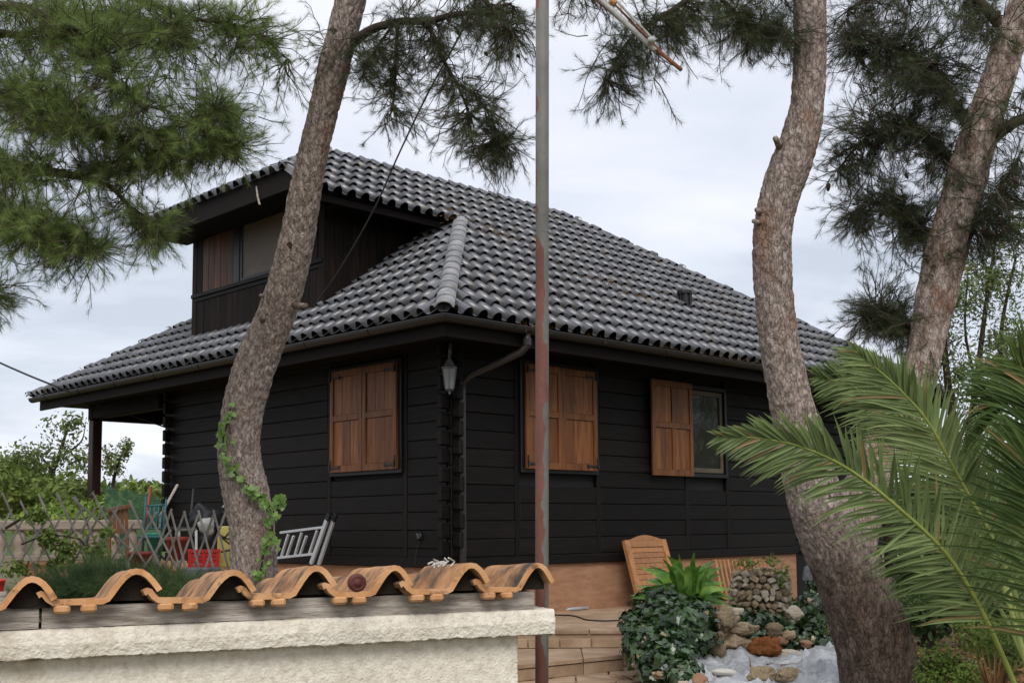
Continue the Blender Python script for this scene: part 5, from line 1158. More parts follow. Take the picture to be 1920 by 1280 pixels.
# brick stack behind the pine
BS = empty('brick_stack', gz(1585, 1196, -.6), 'low stack of old bricks left of the thick pine trunk', 'bricks')
c0 = gz(1585, 1196, -.62); hd = V((FW.x, FW.y, 0)).normalized(); rd_ = V((RT.x, RT.y, 0)).normalized(); random.seed(8)
for r in range(4):
    for k in range(3):
        c = c0+rd_*((k-1)*.105+(.05 if r % 2 else 0))+V((0, 0, .03+r*.052)); MB().box(c+hd*random.uniform(-.01, .01), rd_*.049, hd*.09, V((0, 0, .022)), .005).build('brick', M['brick'], BS)
# stone pillar
SPx = empty('stone_pillar', gz(1428, 1190, -.6), 'round dry-stone pillar of small tan stones in the rockery', 'pillar')
pc_ = dp(1428, 1180, 10.3); pc_.z = -.62; rad0, rad1, PH = .285, .215, .62
MB().lathe(pc_, [(rad0-.035, 0), (rad1-.03, PH-.02), (0, PH-.02)], 20).build('mortar_core', M['grout'], SPx)
smes = []
for s in range(9):
    bm = bmesh.new(); bmesh.ops.create_icosphere(bm, subdivisions=1, radius=1)
    for q in bm.verts:
        c = q.co; k = .74; c = V((max(-k, min(k, c.x*1.15)), max(-k, min(k, c.y*1.15)), max(-k, min(k, c.z*1.15)))); q.co = c*(1.25+.5*noise.noise(c*1.3+V((s*5, 0, 0)))+.2*noise.noise(c*2.5+V((s*9, 3, 0))))
    me = bpy.data.meshes.new('stone'); bm.to_mesh(me); bm.free(); me.materials.append(M['rockpale'] if s % 3 == 0 else M['rock']); smes.append(me)
z = 0; random.seed(9)
while z < PH-.02:
    h = random.uniform(.040, .060); a = random.uniform(0, 1); rr = rad0+(rad1-rad0)*z/PH
    while a < 2*math.pi+.0:
        wd_ = random.uniform(.045, .085); da = wd_/rr; am = a+da/2
        o = bpy.data.objects.new('stone', random.choice(smes)); COL.objects.link(o); o.parent = SPx
        o.matrix_basis = loc_in(SPx, Matrix.Translation(pc_+V((math.cos(am)*rr, math.sin(am)*rr, z+h/2+random.uniform(-.016, .016)))) @ Matrix.Rotation(am, 4, 'Z') @ Matrix.Rotation(random.uniform(-.8, .8), 4, 'X') @ Matrix.Rotation(random.uniform(-.4, .4), 4, 'Y') @ Matrix.Diagonal((.030+random.uniform(0, .022), wd_*.5*random.uniform(.85, 1.1), h*.55*random.uniform(.8, 1.25), 1))); a += da
    z += h
for i in range(14):
    a = random.uniform(0, 6.28); r_ = random.uniform(0, .17); o = bpy.data.objects.new('stone', random.choice(smes)); COL.objects.link(o); o.parent = SPx
    o.matrix_basis = loc_in(SPx, Matrix.Translation(pc_+V((math.cos(a)*r_, math.sin(a)*r_, PH))) @ Matrix.Rotation(a, 4, 'Z') @ Matrix.Diagonal((.05, .04, .028, 1)))
g = np.random.default_rng(52)
PPt = empty('trailing_plant', pc_+V((0, 0, PH)), 'small green plant growing on top of the round stone pillar', 'plant')
P, D = shell([(1400, 1056, 26, 10, 10.1, .08), (1465, 1078, 14, 22, 10.1, .06), (1445, 1050, 20, 9, 10.2, .08)], [110, 120, 70], g, fill=.7); leafy('leaves', PPt, OVAL, P, D, .035, 'bush', g, .6, .4)['kind'] = 'stuff'
# crumpled plastic over the pond
def sheet():
    g = random.Random(3); nx, ny = 70, 46; v = []; f = []
    for i in range(nx+1):
        for j in range(ny+1):
            u, w_ = i/nx, j/ny
            px = 1292+320*u + 10*noise.noise(V((w_*4, 2, 0))); top = 1226 - 14*math.exp(-((u-.06)/.07)**2) + 10*math.sin(u*5)*.4; py = top + (1345-top)*w_
            p = gz(px, py, BZ+.02); q = V((p.x*3.2, p.y*3.2, 0))
            h = .045*noise.fractal(q, .8, 2.2, 4)+.03*abs(noise.noise(q*2.1+V((9, 0, 0))))
            rg = max(0, 1-abs(noise.noise(q*.9+V((3, 4, 0))))*7)*.05
            h += rg + .10*math.exp(-((u-.88)/.16)**2-((w_-.25)/.35)**2) + .08*math.exp(-((u-.30)/.05)**2-((w_-.02)/.08)**2) + .05*math.exp(-((u-.05)/.05)**2-(w_/.1)**2)
            v.append((p.x, p.y, BZ+.02+h))
    for i in range(nx):
        for j in range(ny): f.append((i*(ny+1)+j, i*(ny+1)+j+1, (i+1)*(ny+1)+j+1, (i+1)*(ny+1)+j))
    me = npmesh('plastic_sheet', v, f, True); o = link('plastic_sheet', me, M['plastic']); sm = o.modifiers.new('thick', 'SOLIDIFY'); sm.thickness = .003
    tag(o, 'crumpled white plastic sheet weighed down with stones in the garden bed', 'plastic sheet')
sheet()

# ---- panel leaning on the house, slatted grille, tube, cable, bell
LPn = empty('leaning_panel', ax(1200, 1130, 1, -.45), 'honey-coloured wooden shutter panel with arched top leaning on the house', 'panel')
pl = [ax(1166, 1016, 1, -.14), ax(1244, 1018, 1, -.14)]; bl0 = ax(1196, 1140, 1, -.40); uu = (pl[1]-pl[0]); uu.z = 0; Wp = uu.length; uu.normalize()
upv = (pl[0]-bl0); upv = (upv-uu*upv.dot(uu)); Hp = upv.length; upv.normalize(); nn = uu.cross(upv); nn = nn if nn.dot(FW) < 0 else -nn; o0 = pl[0]-upv*Hp
shear = (pl[0]-bl0).dot(uu)/Hp
def pp(a, b, d): return bl0 + uu*a + (upv+uu*shear)*b + nn*d
def pbox(a0, a1, b0, b1, d0, d1, nm, m='shutter2', ch=.004):
    MB().add([pp(a, b, d) for a in (a0, a1) for b in (b0, b1) for d in (d0, d1)], [(0, 1, 3, 2), (4, 6, 7, 5), (0, 4, 5, 1), (2, 3, 7, 6), (0, 2, 6, 4), (1, 5, 7, 3)]).build(nm, M[m], LPn)
sw = .085
pbox(0, sw, 0, Hp, 0, .045, 'stile'); pbox(Wp-sw, Wp, 0, Hp, 0, .045, 'stile'); pbox(sw, Wp-sw, 0, .12, .002, .043, 'bottom_rail')
arc = [(0, Hp), (0, Hp+.008)] + [(Wp*t, Hp+.012+.055*math.sin(math.pi*max(0, min(1, (t-.12)/.76)))) for t in np.linspace(0, 1, 15)] + [(Wp, Hp)]
mb = MB(); mb.prism([pp(a, b, .001) for a, b in arc], nn*.043); mb.build('arched_rail', M['shutter2'], LPn); pbox(sw, Wp-sw, Hp-.075, Hp-.001, .003, .042, 'top_rail')
ns = 9
for i in range(ns): b0 = .12+(Hp-.195)*i/ns; pbox(sw, Wp-sw, b0+.003, b0+(Hp-.195)/ns-.003, .012+random.uniform(-.003, .003), .03, 'slat_board')
SG = empty('slatted_grille', ax(1385, 1112, 1, -.3), 'pale brown wooden slat grille leaning on the house behind the stone pillar', 'grille')
ga, gb = ax(1336, 1049, 1, -.10), ax(1432, 1049, 1, -.10); gc = ax(1350, 1120, 1, -.34)
gd = gb-ga; gv = gc-ga; gn = V((0, -1, .3)).normalized()
MB().bar(ga-V((0, 0, .01)), gb-V((0, 0, .01)), .03, .035).build('rail', M['shutter2'], SG); MB().bar(gc, gc+gd, .03, .035).build('rail', M['shutter2'], SG)
for i in range(13):
    a = ga+gd*((i+.5)/13); MB().bar(a+gn*.012, a+gv+gn*.012, .032, .018, up=gn, ch=.003).build('slat', M['shutter2'], SG)
a, b = gz(1025, 1144, TZ+.02), gz(1102, 1139, TZ+.02); mb = MB().tube([a, b], .018, 12); o = mb.build('metal_tube', M['alu'], None, True); tag(o, 'pale metal tube lying on the terrace against the plinth', 'tube')
pts = [gz(x, y, TZ+.008) for x, y in ((990, 1150), (1030, 1152), (1070, 1153), (1088, 1157), (1100, 1161), (1130, 1163), (1160, 1162))]; o = MB().tube([V(q) for q in spline(pts, 40)], .007, 6).build('ground_cable', M['cable'], None, True); tag(o, 'black cable lying across the terrace near the steps', 'cable')
BE = empty('hanging_bell', dp(1514, 1080, 9.8), 'small grey metal bell hanging beside the pine trunk', 'bell')
bc = dp(1514, 1080, 9.8); MB().lathe(bc, [(.045, -.03), (.042, 0), (.034, .04), (.026, .075), (.012, .09), (0, .092)], 14).build('bell_body', M['lampmetal'], BE, True)
MB().tube([bc+V((0, 0, .09)), dp(1510, 1045, 9.85), dp(1506, 1010, 9.9), dp(1495, 1000, 10.2)], .006, 6).build('chain', M['iron'], BE)
MB().lathe(bc+V((0, 0, -.045)), [(0, .02), (.012, .01), (.014, 0), (0, -.012)], 8).build('clapper', M['iron'], BE)
# ================================================================== left side: deck, balustrade, lattice, clutter
MB().abox(-1.0, -.04, 3.3, 8.4, -.07, 0.0, .008).build('deck', M['plinth']); tag(bpy.data.objects['deck'], kind='structure')
MB().abox(-.9, -.06, 3.35, 8.3, -.9, -.072).build('deck_base', M['plinth'], bpy.data.objects['deck'])
MB().abox(.0, 6, WY+.16, 8.35, -.9, -.005).build('porch_floor', M['plinth']); tag(bpy.data.objects['porch_floor'], kind='structure')
def rbar(a, b, w_, h_, nm, m, parent, up=(0, 0, 1), ch=.003): return MB().bar(a, b, w_, h_, up=up, ch=ch).build(nm, M[m], parent)
BA = empty('balustrade', dp(120, 1060, 11.6), 'beige concrete balustrade with wide balusters behind the lattice', 'balustrade')
q0, q1 = dp(-60, 1052, 11.2), dp(262, 1050, 12.2); zt = dp(100, 984, 11.6).z; zb = dp(100, 1046, 11.6).z
rbar((q0.x, q0.y, zt), (q1.x, q1.y, zt), .14, .10, 'top_rail', 'beige', BA, ch=.012); rbar((q0.x, q0.y, zb), (q1.x, q1.y, zb), .12, .06, 'bottom_rail', 'beige', BA, ch=.008)
for i in range(9):
    p = q0.lerp(q1, (i+.5)/9); bb = MB(); bb.lathe((p.x, p.y, zb+.03), [(.055, 0), (.06, .03), (.045, .06), (.072, (zt-zb)*.35), (.058, (zt-zb)*.6), (.04, (zt-zb)*.78), (.06, zt-zb-.08)], 10); bb.build('baluster', M['beige'], BA, True)


# lattice: each lath a part
LF = empty('lattice_fence', dp(200, 1070, 9.4), 'grey expanding wooden lattice fence sagging in front of the balustrade', 'fence'); random.seed(12)
def lath(x0, y0, x1, y1, d): rbar(dp(x0, y0, d), dp(x1, y1, d+.02), .018, .007, 'lath', 'lattice', LF, up=-FW)
for i in range(10):
    x = -30+i*34; y = 922+random.uniform(0, 24)+max(0, i-6)*6
    lath(x, y, x+64+random.uniform(-8, 8), 1068, 9.4); lath(x+50+random.uniform(-8, 8), y+18+random.uniform(0, 22), x-10, 1068, 9.42)
lath(135, 932, 245, 1030, 9.36); lath(180, 950, 150, 1000, 9.38)
LF2 = empty('lattice_fence', dp(365, 1075, 9.5), 'short grey lattice panel standing in front of the red crate', 'fence')
LF_ = LF; LF = LF2
for x in (308, 320, 345, 372, 400): lath(x, 956+random.uniform(-3, 4), x+30, 1072, 9.5)
for x in (322, 347, 374, 402, 424): lath(x, 956+random.uniform(-3, 4), x-42, 1072, 9.52)
rbar(dp(331, 993, 9.55), dp(368, 992, 9.55), .03, .02, 'cross_lath', 'lattice', LF)
# ladder on its side against the wall
LD = empty('aluminium_ladder', ax(590, 1062, 0, -.25), 'folded aluminium ladder lying on its side against the dark wall', 'ladder')
def lx(x, y, o=-.25): return ax(x, y, 0, o)
def lb(a, b, w_, m='alu', nm='rung', o=-.25): MB().bar(lx(*a, o), lx(*b, o), w_, .03, up=(-1, 0, 0), ch=.003).build(nm, M[m], LD)
lb((526, 998), (606, 988), .028, nm='rail'); lb((514, 1046), (589, 1038), .028, nm='rail')
for a, b in (((541, 1001), (528, 1042)), ((551, 1004), (538, 1042)), ((566, 998), (553, 1041)), ((575, 1004), (563, 1039)), ((595, 994), (580, 1038)), ((524, 1012), (516, 1044))): lb(a, b, .024)
lb((613, 974), (583, 1058), .05, nm='stile', o=-.28); lb((625, 976), (597, 1060), .045, nm='stile', o=-.22)
lb((617, 963), (613, 975), .06, 'black', 'end_cap', -.28); lb((630, 963), (625, 977), .05, 'black', 'end_cap', -.22); lb((584, 1056), (581, 1066), .055, 'black', 'end_cap', -.28); lb((598, 1058), (595, 1068), .05, 'black', 'end_cap', -.22)
hd = V((FW.x, FW.y, 0)).normalized(); rd_ = V((RT.x, RT.y, 0)).normalized()
def cbx(nm, x0, x1, y0, y1, d, th, m, parent=None, ch=.008, taper=1.0, rz=.3):
    c = dp((x0+x1)/2, (y0+y1)/2, d); s = d/FPX; w_ = (x1-x0)*s/2; h = (y1-y0)*s/2; u = rd_*math.cos(rz)+hd*math.sin(rz); n_ = V((-u.y, u.x, 0)); mb = MB(); mb.box(c, u*w_, n_*th, V((0, 0, h)), ch)
    if taper != 1: mb.v = [tuple(c+(V(q)-c)*(1 if q[2] > c.z else taper)*1 if False else V((c.x+(q[0]-c.x)*(1 if q[2] > c.z else taper), c.y+(q[1]-c.y)*(1 if q[2] > c.z else taper), q[2]))) for q in mb.v]
    return mb.build(nm, M[m], parent)
# red crate: floor, four walls, rim
def crate(nm, x0, x1, y0, y1, d, m, label):
    c = dp((x0+x1)/2, y1, d); s = d/FPX; W = (x1-x0)*s/2; H = (y1-y0)*s; D = W*.65; o = empty(nm, c, label, 'crate'); u = rd_*.97+hd*.24; u.normalize(); n_ = V((-u.y, u.x, 0)); z = V((0, 0, 1))
    MB().box(c+z*.008, u*W*.94, n_*D*.94, z*.008).build('crate_floor', M[m], o)
    for sg in (1, -1):
        mb = MB(); k = 5
        for i in range(k): mb.box(c+n_*D*sg+z*(H*(i+.5)/k), u*W, n_*.006, z*(H/k*.36))
        for i in range(5): mb.box(c+n_*D*sg*1.0+u*W*(i/2-1)*.98+z*H/2, u*.014, n_*.009, z*H/2)
        mb.build('side_panel', M[m], o)
        mb = MB(); mb.box(c+u*W*sg+z*H/2, u*.006, n_*D, z*H/2); mb.box(c+u*W*sg*1.02+z*H*.95, u*.014, n_*D*1.02, z*.014); mb.build('end_panel', M[m], o)
        MB().box(c+n_*D*sg*1.03+z*(H-.012), u*W*1.03, n_*.012, z*.012).build('rim', M[m], o)
crate('plastic_crate', 356, 408, 1030, 1064, 10.6, 'red', 'bright red plastic crate behind the short lattice panel')
def pot(px, y0, y1, wpx, d, m, label, nm='plant_pot', cat='pot'):
    c = dp(px, y1, d); s = d/FPX; R_ = wpx*s/2; H = (y1-y0)*s; o = empty(nm, c, label, cat)
    MB().lathe(c, [(0, 0), (R_*.72, 0), (R_*.93, H*.82), (R_, H*.82), (R_*1.02, H), (R_*.92, H), (R_*.86, H*.8), (0, H*.78)], 18).build('pot_body', M[m], o, True); return o
pot(264, 1034, 1066, 50, 10.2, 'pot', 'dark red round pot left of the red crate')
pot(332, 1006, 1050, 44, 11.0, 'pot', 'tall brownish red tub behind the short lattice panel', 'plant_tub')
pot(290, 998, 1040, 34, 11.2, 'green', 'green plastic bucket under the teal chair', 'bucket', 'bucket')
YP = empty('yellow_panel', dp(425, 1062, 10.8), 'pale yellow board with a black cable hung over it beside the pine trunk', 'board')
cbx('board_face', 408, 442, 986, 1062, 10.8, .02, 'yellow', YP); MB().tube([V(q) for q in spline([dp(410, 1000, 10.7), dp(422, 1006, 10.65), (dp(434, 992, 10.68)), dp(430, 1010, 10.66), dp(412, 1004, 10.66), dp(436, 1026, 10.66), dp(414, 1034, 10.66), dp(436, 1030, 10.66)], 50)], .009, 6).build('cable_loop', M['cable'], YP)
BP_ = empty('brown_panel', dp(222, 1002, 11.0), 'small brown boarded panel standing tilted above the balustrade end', 'panel')
for i in range(5): x = 203+i*7.6; MB().add([dp(x+.3, 956-i*1.6, 11), dp(x+7.2, 955-i*1.6, 11), dp(x+7.2, 1000, 11), dp(x+.3, 1000, 11), dp(x+.3, 956-i*1.6, 11.03), dp(x+7.2, 955-i*1.6, 11.03), dp(x+7.2, 1000, 11.03), dp(x+.3, 1000, 11.03)], [(0, 1, 2, 3), (4, 7, 6, 5), (0, 4, 5, 1), (1, 5, 6, 2), (2, 6, 7, 3), (3, 7, 4, 0)]).build('panel_board', M['brownwood'], BP_)
rbar(dp(200, 957, 10.97), dp(244, 948, 10.97), .035, .02, 'top_cap', 'brownwood', BP_, up=-FW)
for x in (205, 238): rbar(dp(x, 998, 11.02), dp(x, 1056, 11.02), .03, .03, 'leg', 'brownwood', BP_)
# teal folding chair
CH = empty('folding_chair', dp(290, 1050, 11.4), 'teal metal folding chair standing behind the lattice', 'chair')
def cb_(a, b, w_=.022, nm='frame_bar', da=11.4, db=11.4): MB().tube([dp(*a, da), dp(*b, db)], w_/2, 7).build(nm, M['teal'], CH, True)
cb_((274, 930), (266, 1050)); cb_((312, 935), (300, 1050)); cb_((276, 948), (311, 946), nm='back_rail'); cb_((272, 990), (306, 990), nm='back_rail')
for i in range(4): cb_((282+i*8, 948), (279+i*8, 990), .02, 'back_slat')
cb_((268, 1005), (310, 1050), .022, 'leg', 11.2, 11.5); cb_((300, 1000), (275, 1054), .022, 'leg', 11.1, 11.3)
MB().box(dp(288, 1006, 11.25), rd_*.11, hd*.16, V((0, 0, .012)), .005).build('seat', M['teal'], CH)
# tool handles, table, bags
for nm, a, b, r, m, lab in (('tool_handle', (283, 912), (268, 1010), .014, 'pot', 'reddish tool handle leaning left above the teal chair'), ('tool_handle', (333, 908), (300, 968), .014, 'greywood', 'pale tool handle leaning right against the house wall end'), ('tool_handle', (364, 916), (356, 985), .014, 'black', 'thin black tool handle against the dark house wall')):
    o = empty(nm, dp(*b, 11.6), lab, 'tool'); MB().tube([dp(*a, 11.7), dp(*b, 11.5)], r, 8).build('handle', M[m], o, True); MB().bar(dp(*b, 11.5), dp(b[0]-2, 1055, 11.45), .03, .02).build('lower_shaft', M[m], o)
TB = empty('small_table', dp(350, 1050, 11.2), 'small white-legged table behind the short lattice panel', 'table')
MB().box(dp(350, 990, 11.2), rd_*.11, hd*.2, V((0, 0, .014)), .005).build('table_top', M['black'], TB)
for x, d in ((331, 11.0), (368, 11.0), (336, 11.4), (366, 11.4)): rbar(dp(x, 993, d), dp(x, 1055, d), .022, .022, 'leg', 'white', TB)
def lump(nm, px, py, wpx, hpx, d, m, label, cat, seed):
    me = rock_mesh(seed, 3, .4); me.materials.append(M[m]); o = bpy.data.objects.new(nm, me); COL.objects.link(o); s = d/FPX
    o.matrix_world = Matrix.Translation(dp(px, py, d)) @ Matrix.Diagonal((wpx*s/2, wpx*s/2, hpx*s/2, 1)); tag(o, label, cat); return o
lump('black_bag', 385, 972, 50, 52, 11.3, 'black', 'bulging black bag heaped against the house wall', 'bag', 31)
lump('black_bag', 412, 985, 34, 60, 11.5, 'black', 'black sack behind the yellow board', 'bag', 34)
lump('black_bag', 380, 1018, 44, 40, 11.2, 'black', 'black sack sitting behind the red crate', 'bag', 36)
lump('cloth_rag', 388, 985, 26, 32, 10.2, 'cloth', 'pale crumpled cloth hung on the short lattice panel', 'cloth', 33)
lump('cloth_rag', 424, 949, 16, 6, 9.6, 'cloth', 'pale scrap sticking out beside the pine trunk', 'cloth', 37)
o = cbx('grey_box', 345, 412, 1064, 1086, 9.2, .14, 'lampmetal'); tag(o, 'low grey box on the ground in front of the red crate', 'box')
rp = pot(-2, 1086, 1108, 22, 4.6, 'red', 'small bright red pot on a post at the left edge behind the tiles')
c_ = dp(-2, 1108, 4.6); MB().tube([(c_.x, c_.y, -1.15), (c_.x, c_.y, c_.z)], .03, 10).build('post', M['greywood'], rp)
# green netting screen by the porch post
nt_ = MB(); nA, nB = dp(196, 912, 12.8), dp(300, 930, 13.2); n = 14
for i in range(n+1):
    p = nA.lerp(nB, i/n); zt_ = p.z + .02*math.sin(i*1.3); nt_.v += [(p.x, p.y, zt_), (p.x+.02*math.sin(i*2.1), p.y, -.0)]
for i in range(n): nt_.f.append((2*i, 2*i+1, 2*i+3, 2*i+2))
o = nt_.build('netting_screen', M['net']); o.modifiers.new('thick', 'SOLIDIFY').thickness = .006; tag(o, 'green garden netting stretched behind the chair by the porch post', 'netting')
# ---- feathery low bush just behind the tiles
g = np.random.default_rng(61)
FB = empty('feathery_bush', dp(250, 1150, 6.2), 'fine-leaved dark green bush right behind the clay tiles', 'bush')
P, D = shell([(150, 1104, 70, 30, 6.2, .25), (230, 1106, 60, 32, 6.2, .25), (300, 1112, 60, 24, 6.1, .25), (370, 1124, 50, 22, 6.0, .2), (80, 1120, 50, 20, 6.1, .2), (180, 1092, 30, 24, 6.3, .2)], [460, 420, 360, 260, 200, 160], g, fill=.8)
D = D*1.0+np.array([0, 0, .25]); vs_, fs, off = [], [], 0
for t in range(4): a, b = scatter(*TUFT[t], frames(D[t::4]+g.normal(0, .3, D[t::4].shape), None, 1.0*g.uniform(.6, 1.2, len(D[t::4]))), P[t::4]); vs_.append(a); fs.append(b+off); off += len(a)
o = link('foliage', npmesh('foliage', np.vstack(vs_), np.vstack(fs)), M['bushdark'], FB); o['kind'] = 'stuff'
sm = MB()
for i in range(30): x = g.uniform(90, 400); sm.tube([dp(x, 1180, 6.2), dp(x+g.uniform(-15, 15), 1085, 6.2)], .004, 4)
sm.build('stems', M['twig'], FB)
# climbers on the lattice
CL = empty('climbing_plant', dp(95, 1070, 9.3), 'light green climber tangled in the lattice fence', 'plant')
P, D = shell([(70, 968, 22, 16, 9.3, .05), (90, 1010, 22, 20, 9.3, .05), (125, 1030, 30, 26, 9.3, .06), (180, 1035, 26, 24, 9.3, .06), (200, 1000, 16, 14, 9.3, .04), (110, 1060, 30, 14, 9.3, .05), (30, 1065, 40, 16, 9.3, .05)], [80, 110, 170, 120, 50, 110, 110], g, fill=.9)
leafy('leaves', CL, OVAL, P, D, .05, 'bush', g, .7, .3)['kind'] = 'stuff'; MB().tube([dp(10, 990, 9.35), dp(40, 972, 9.35), dp(75, 960, 9.35)], .012, 6).build('stem', M['twig'], CL); MB().tube([dp(40, 1020, 9.35), dp(90, 1000, 9.35), dp(150, 1010, 9.35), dp(180, 1050, 9.35)], .008, 6).build('stem', M['twig'], CL)

# ================================================================== background growth
def bushy(name, label, cat, blobs, per, size, m, seed, stem=None, tmpl=OVAL, fill=.6, trunk_r=.06):
    g = np.random.default_rng(seed); px, py, rx, ry, d, rd = blobs[0]; b = dp(px, py+ry, d); o = empty(name, (b.x, b.y, terrain(b.x, b.y)), label, cat)
    P, D = shell(blobs, per, g, fill=fill); leafy('crown', o, tmpl, P, D, size, m, g, .7, .3)
    mb = MB()
    for s in (stem or [[(px, py+ry*1.6, d, trunk_r), (px+rx*.1, py, d, trunk_r*.5)]]):
        pts = spline([(*dp(a, b_, c), r) for a, b_, c, r in s], 14); mb.tube([V(q[:3]) for q in pts], [max(.003, q[3]) for q in pts], 7)
    mb.build('trunk', M['twig'], o, True); return o
bushy('bush', 'broad olive-green bush left of the porch post behind the balustrade', 'bush', [(90, 935, 100, 42, 19, 1.2), (20, 900, 50, 46, 20, 1.2), (150, 950, 60, 40, 18.5, 1)], [2400, 1500, 1200], .13, 'bush', 71)
bushy('bush', 'green bush in front of the hill right of the porch post', 'bush', [(250, 935, 60, 34, 24, 1.2), (300, 940, 40, 34, 25, 1.2)], [1500, 900], .14, 'bush', 72)
bushy('bush', 'darker bush at the left edge under the sky', 'bush', [(-40, 915, 60, 50, 17, 1.2)], [1700], .12, 'bush', 73)
bushy('bush', 'low yellow-green scrub just behind the netting', 'bush', [(225, 960, 70, 30, 16, .8), (120, 975, 90, 24, 16, .8)], [1300, 1300], .10, 'bushlime', 74)
bushy('young_tree', 'sparse young tree with thin stem left of the porch post', 'tree', [(120, 800, 45, 30, 20, .5), (70, 850, 55, 26, 20, .5), (150, 860, 40, 40, 20, .5), (30, 860, 40, 30, 20, .5), (110, 860, 60, 40, 20, .5), (140, 790, 24, 20, 20, .3)], [260, 260, 380, 240, 300, 120], .075, 'olive', 75,
      stem=[[(92, 1000, 20, .07), (95, 900, 20, .05), (112, 850, 20, .035), (130, 790, 20, .015)], [(100, 885, 20, .03), (70, 850, 20, .015), (40, 845, 20, .008)], [(108, 860, 20, .03), (150, 830, 20, .015), (160, 800, 20, .006)]], fill=1)
bushy('young_tree', 'small upright sapling right of the porch post against the sky', 'tree', [(232, 845, 14, 24, 21, .3), (215, 875, 22, 24, 21, .3), (240, 835, 8, 14, 21, .2), (205, 860, 14, 30, 21, .3)], [150, 220, 80, 180], .075, 'olive', 76, stem=[[(205, 980, 21, .05), (215, 890, 21, .03), (238, 830, 21, .01)]], fill=1)
# sparse tree behind the house on the right
RS = [[(1800, 1000, 13, .07), (1795, 850, 13, .055), (1775, 700, 13, .04), (1765, 560, 13, .025), (1740, 440, 13, .01)], [(1805, 900, 13, .05), (1830, 720, 13, .036), (1850, 560, 13, .024), (1870, 430, 13, .01)], [(1815, 850, 13, .04), (1870, 700, 13, .03), (1880, 600, 13, .022), (1905, 480, 13, .012)], [(1830, 720, 13, .02), (1810, 620, 13, .014), (1815, 500, 13, .006)], [(1800, 820, 13, .02), (1830, 760, 13, .014), (1860, 760, 13, .008)], [(1790, 780, 13, .02), (1770, 740, 13, .01), (1755, 690, 13, .006)]]
bushy('slender_tree', 'slender many-stemmed tree with sparse small leaves behind the palm', 'tree', [(1790, 560, 60, 80, 13, .5), (1860, 520, 60, 70, 13, .5), (1880, 640, 50, 70, 13, .5), (1800, 700, 45, 60, 13, .5), (1840, 780, 50, 70, 13, .5), (1900, 430, 40, 50, 13, .5), (1770, 640, 30, 50, 13, .4), (1860, 860, 50, 50, 13, .4)], [1300, 1400, 900, 800, 800, 800, 400, 500], .07, 'olive', 77, stem=RS, fill=1, tmpl=SLIM)
bushy('bush', 'dark leafy bush behind the palm fronds at the right', 'bush', [(1850, 950, 90, 60, 9.5, .5), (1760, 1000, 60, 40, 9.5, .4), (1900, 1050, 60, 60, 9, .4), (1720, 960, 50, 50, 10, .4)], [1300, 700, 800, 500], .07, 'bushdark', 78)
bushy('bush', 'low dark bush between pine trunk and palm base', 'bush', [(1740, 1150, 60, 40, 8.2, .3), (1820, 1120, 60, 40, 8.0, .3)], [700, 700], .06, 'bushdark', 79)

bushy('bush', 'rounded green bush past the right edge beyond the palm', 'bush', [(2080, 960, 90, 80, 12, .8)], [1800], .09, 'bush', 81)
bushy('bush', 'tall dark bush farther past the right edge', 'bush', [(2300, 900, 130, 120, 16, 1.2)], [2400], .12, 'bushdark', 82)
bushy('bush', 'leafy green shrub under the palm in the lower right corner', 'bush', [(1880, 1215, 50, 44, 6.0, .25), (1840, 1190, 40, 36, 6.3, .25), (1905, 1160, 40, 50, 6.4, .25)], [800, 600, 700], .035, 'bush', 83)
bushy('bush', 'light green feathery shrub behind the palm at the right edge', 'bush', [(1890, 800, 70, 80, 11.5, .5), (1830, 870, 50, 60, 11.5, .5), (1910, 650, 40, 60, 12, .5)], [900, 600, 500], .06, 'olive', 84, fill=1)
# ---- wires
def wire(nm, pts, r, lab): o = MB().tube([V(q) for q in spline([dp(*p) for p in pts], 40)], r, 6).build(nm, M['cable'], None, True); tag(o, lab, 'cable')
wire('overhead_cable', [(590, 573, 12.6), (640, 500, 11.8), (700, 395, 11.0), (745, 295, 10.2), (800, 180, 9.2), (860, 70, 8.4), (905, -30, 7.6)], .0075, 'thin dark cable rising from the roof through the hanging pine foliage')
wire('overhead_cable', [(-60, 652, 16.5), (0, 680, 16.2), (50, 702, 16.0), (97, 721, 15.8), (130, 734, 15.9)], .014, 'cable sagging from the left edge to the eaves corner')
wire('overhead_cable', [(180, 757, 17), (265, 785, 17), (320, 804, 17), (370, 820, 17)], .011, 'short stretch of cable in the gap under the porch roof')
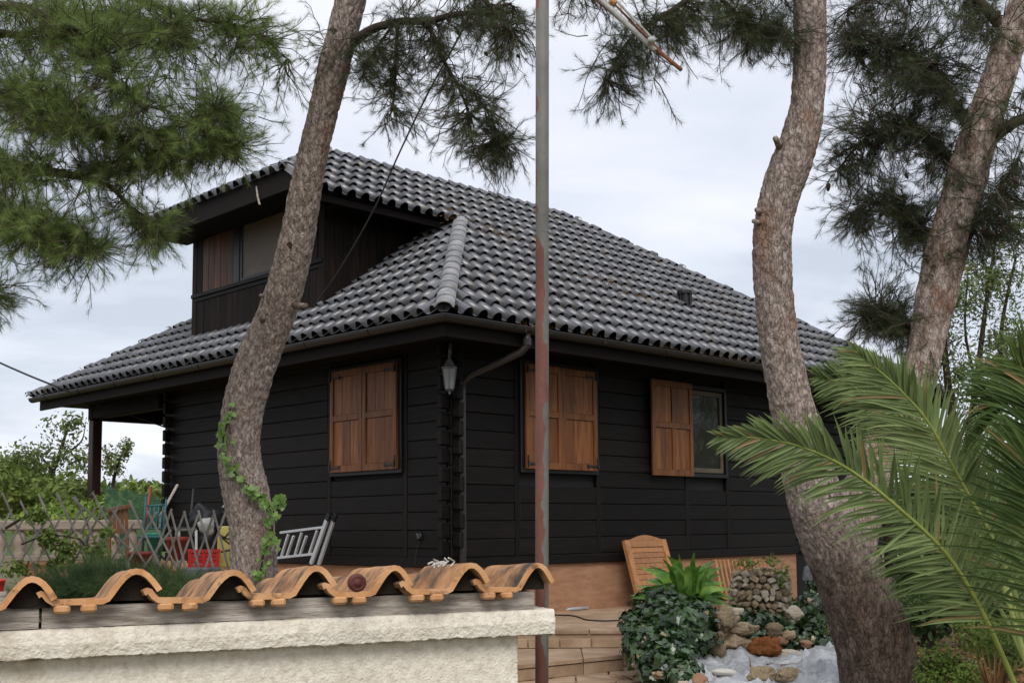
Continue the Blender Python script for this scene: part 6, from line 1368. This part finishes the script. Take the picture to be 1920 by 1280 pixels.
# ---- dry needles on the roof and in the gutter
g = np.random.default_rng(91); LP_, LD_ = [], []
def litter(x, y, n, sx, sy):
    for _ in range(n): xx_, yy_ = x+g.normal(0, sx), y+g.normal(0, sy); LP_.append((xx_, yy_, BASE+ML*(yy_+OV)+g.choice([.03, .062]))); LD_.append((g.normal(), g.normal(), ML*.5))
for (x, y, n, sx, sy) in ((1.55, 1.66, 260, .16, .06), (1.95, 1.42, 220, .25, .07), (2.35, 1.2, 120, .2, .05), (2.6, .9, 90, .3, .06), (3.1, .62, 300, .3, .12), (3.5, .35, 200, .3, .1), (4.3, .65, 120, .2, .05), (5.5, .4, 160, .35, .1), (3.9, 1.0, 90, .3, .06), (2.9, 1.5, 60, .3, .05)): litter(x, y, n, sx, sy)
for x0, x1, n in ((.25, .75, 260), (1.2, 1.9, 120), (2.4, 5.2, 900), (5.2, 7.0, 300)):
    for _ in range(n): LP_.append((g.uniform(x0, x1), gx+g.uniform(-.03, .06), GZ+g.uniform(-.01, .045))); LD_.append((g.normal(), g.normal()*.6, g.normal()*.35))
nv = np.array([(-.5, 0, 0), (.5, 0, 0), (0, 1, 0)])*np.array([.009, .09, 1]); LP_ = np.array(LP_); v_, f_ = scatter(nv, np.array([(0, 1, 2)]), frames(np.array(LD_), None, g.uniform(.6, 1.3, len(LP_))), LP_)
o = link('needle_litter', npmesh('needle_litter', v_, f_), M['litter']); tag(o, 'brown fallen pine needles on the roof tiles and in the gutter', 'needles', kind='stuff'); del o['category']
# ---- fallen needles and leaf litter on the garden soil
P = []; 
for _ in range(5200):
    px, py = g.uniform(1150, 1920), g.uniform(1180, 1300); q = gz(px, py, BZ); P.append((q.x, q.y, terrain(q.x, q.y)+.012))
P = np.array(P); D = g.normal(0, 1, P.shape); D[:, 2] *= .15; v_, f_ = scatter(nv*np.array([1.6, 1, 1]), np.array([(0, 1, 2)]), frames(D, None, g.uniform(.6, 1.4, len(P))), P)
o = link('leaf_litter', npmesh('leaf_litter', v_, f_), M['litter']); tag(o, 'dry brown needles scattered over the garden soil', kind='stuff')

# ---- tree across the lane, outside the frame: the window pane mirrors it
def mirrored_tree():
    g = np.random.default_rng(99); c = V((15.5, -8.0, 3.4)); o = empty('roadside_tree', (c.x, c.y, -1.1), 'leafy tree beyond the right edge, seen mirrored in the window pane', 'tree')
    u = g.normal(size=(2600, 3)); u /= np.linalg.norm(u, axis=1, keepdims=True); P = np.array(c)+u*np.array([2.6, 2.6, 3.0])*(g.uniform(.2, 1, (2600, 1))**.5)
    leafy('crown', o, OVAL, P, u, .26, 'bush', g, .7, .3); MB().tube([(c.x, c.y, -1.2), (c.x+.1, c.y, 1.5), (c.x, c.y+.1, 4.5)], [.22, .17, .06], 10).build('trunk', M['bark'], o, True)
mirrored_tree()
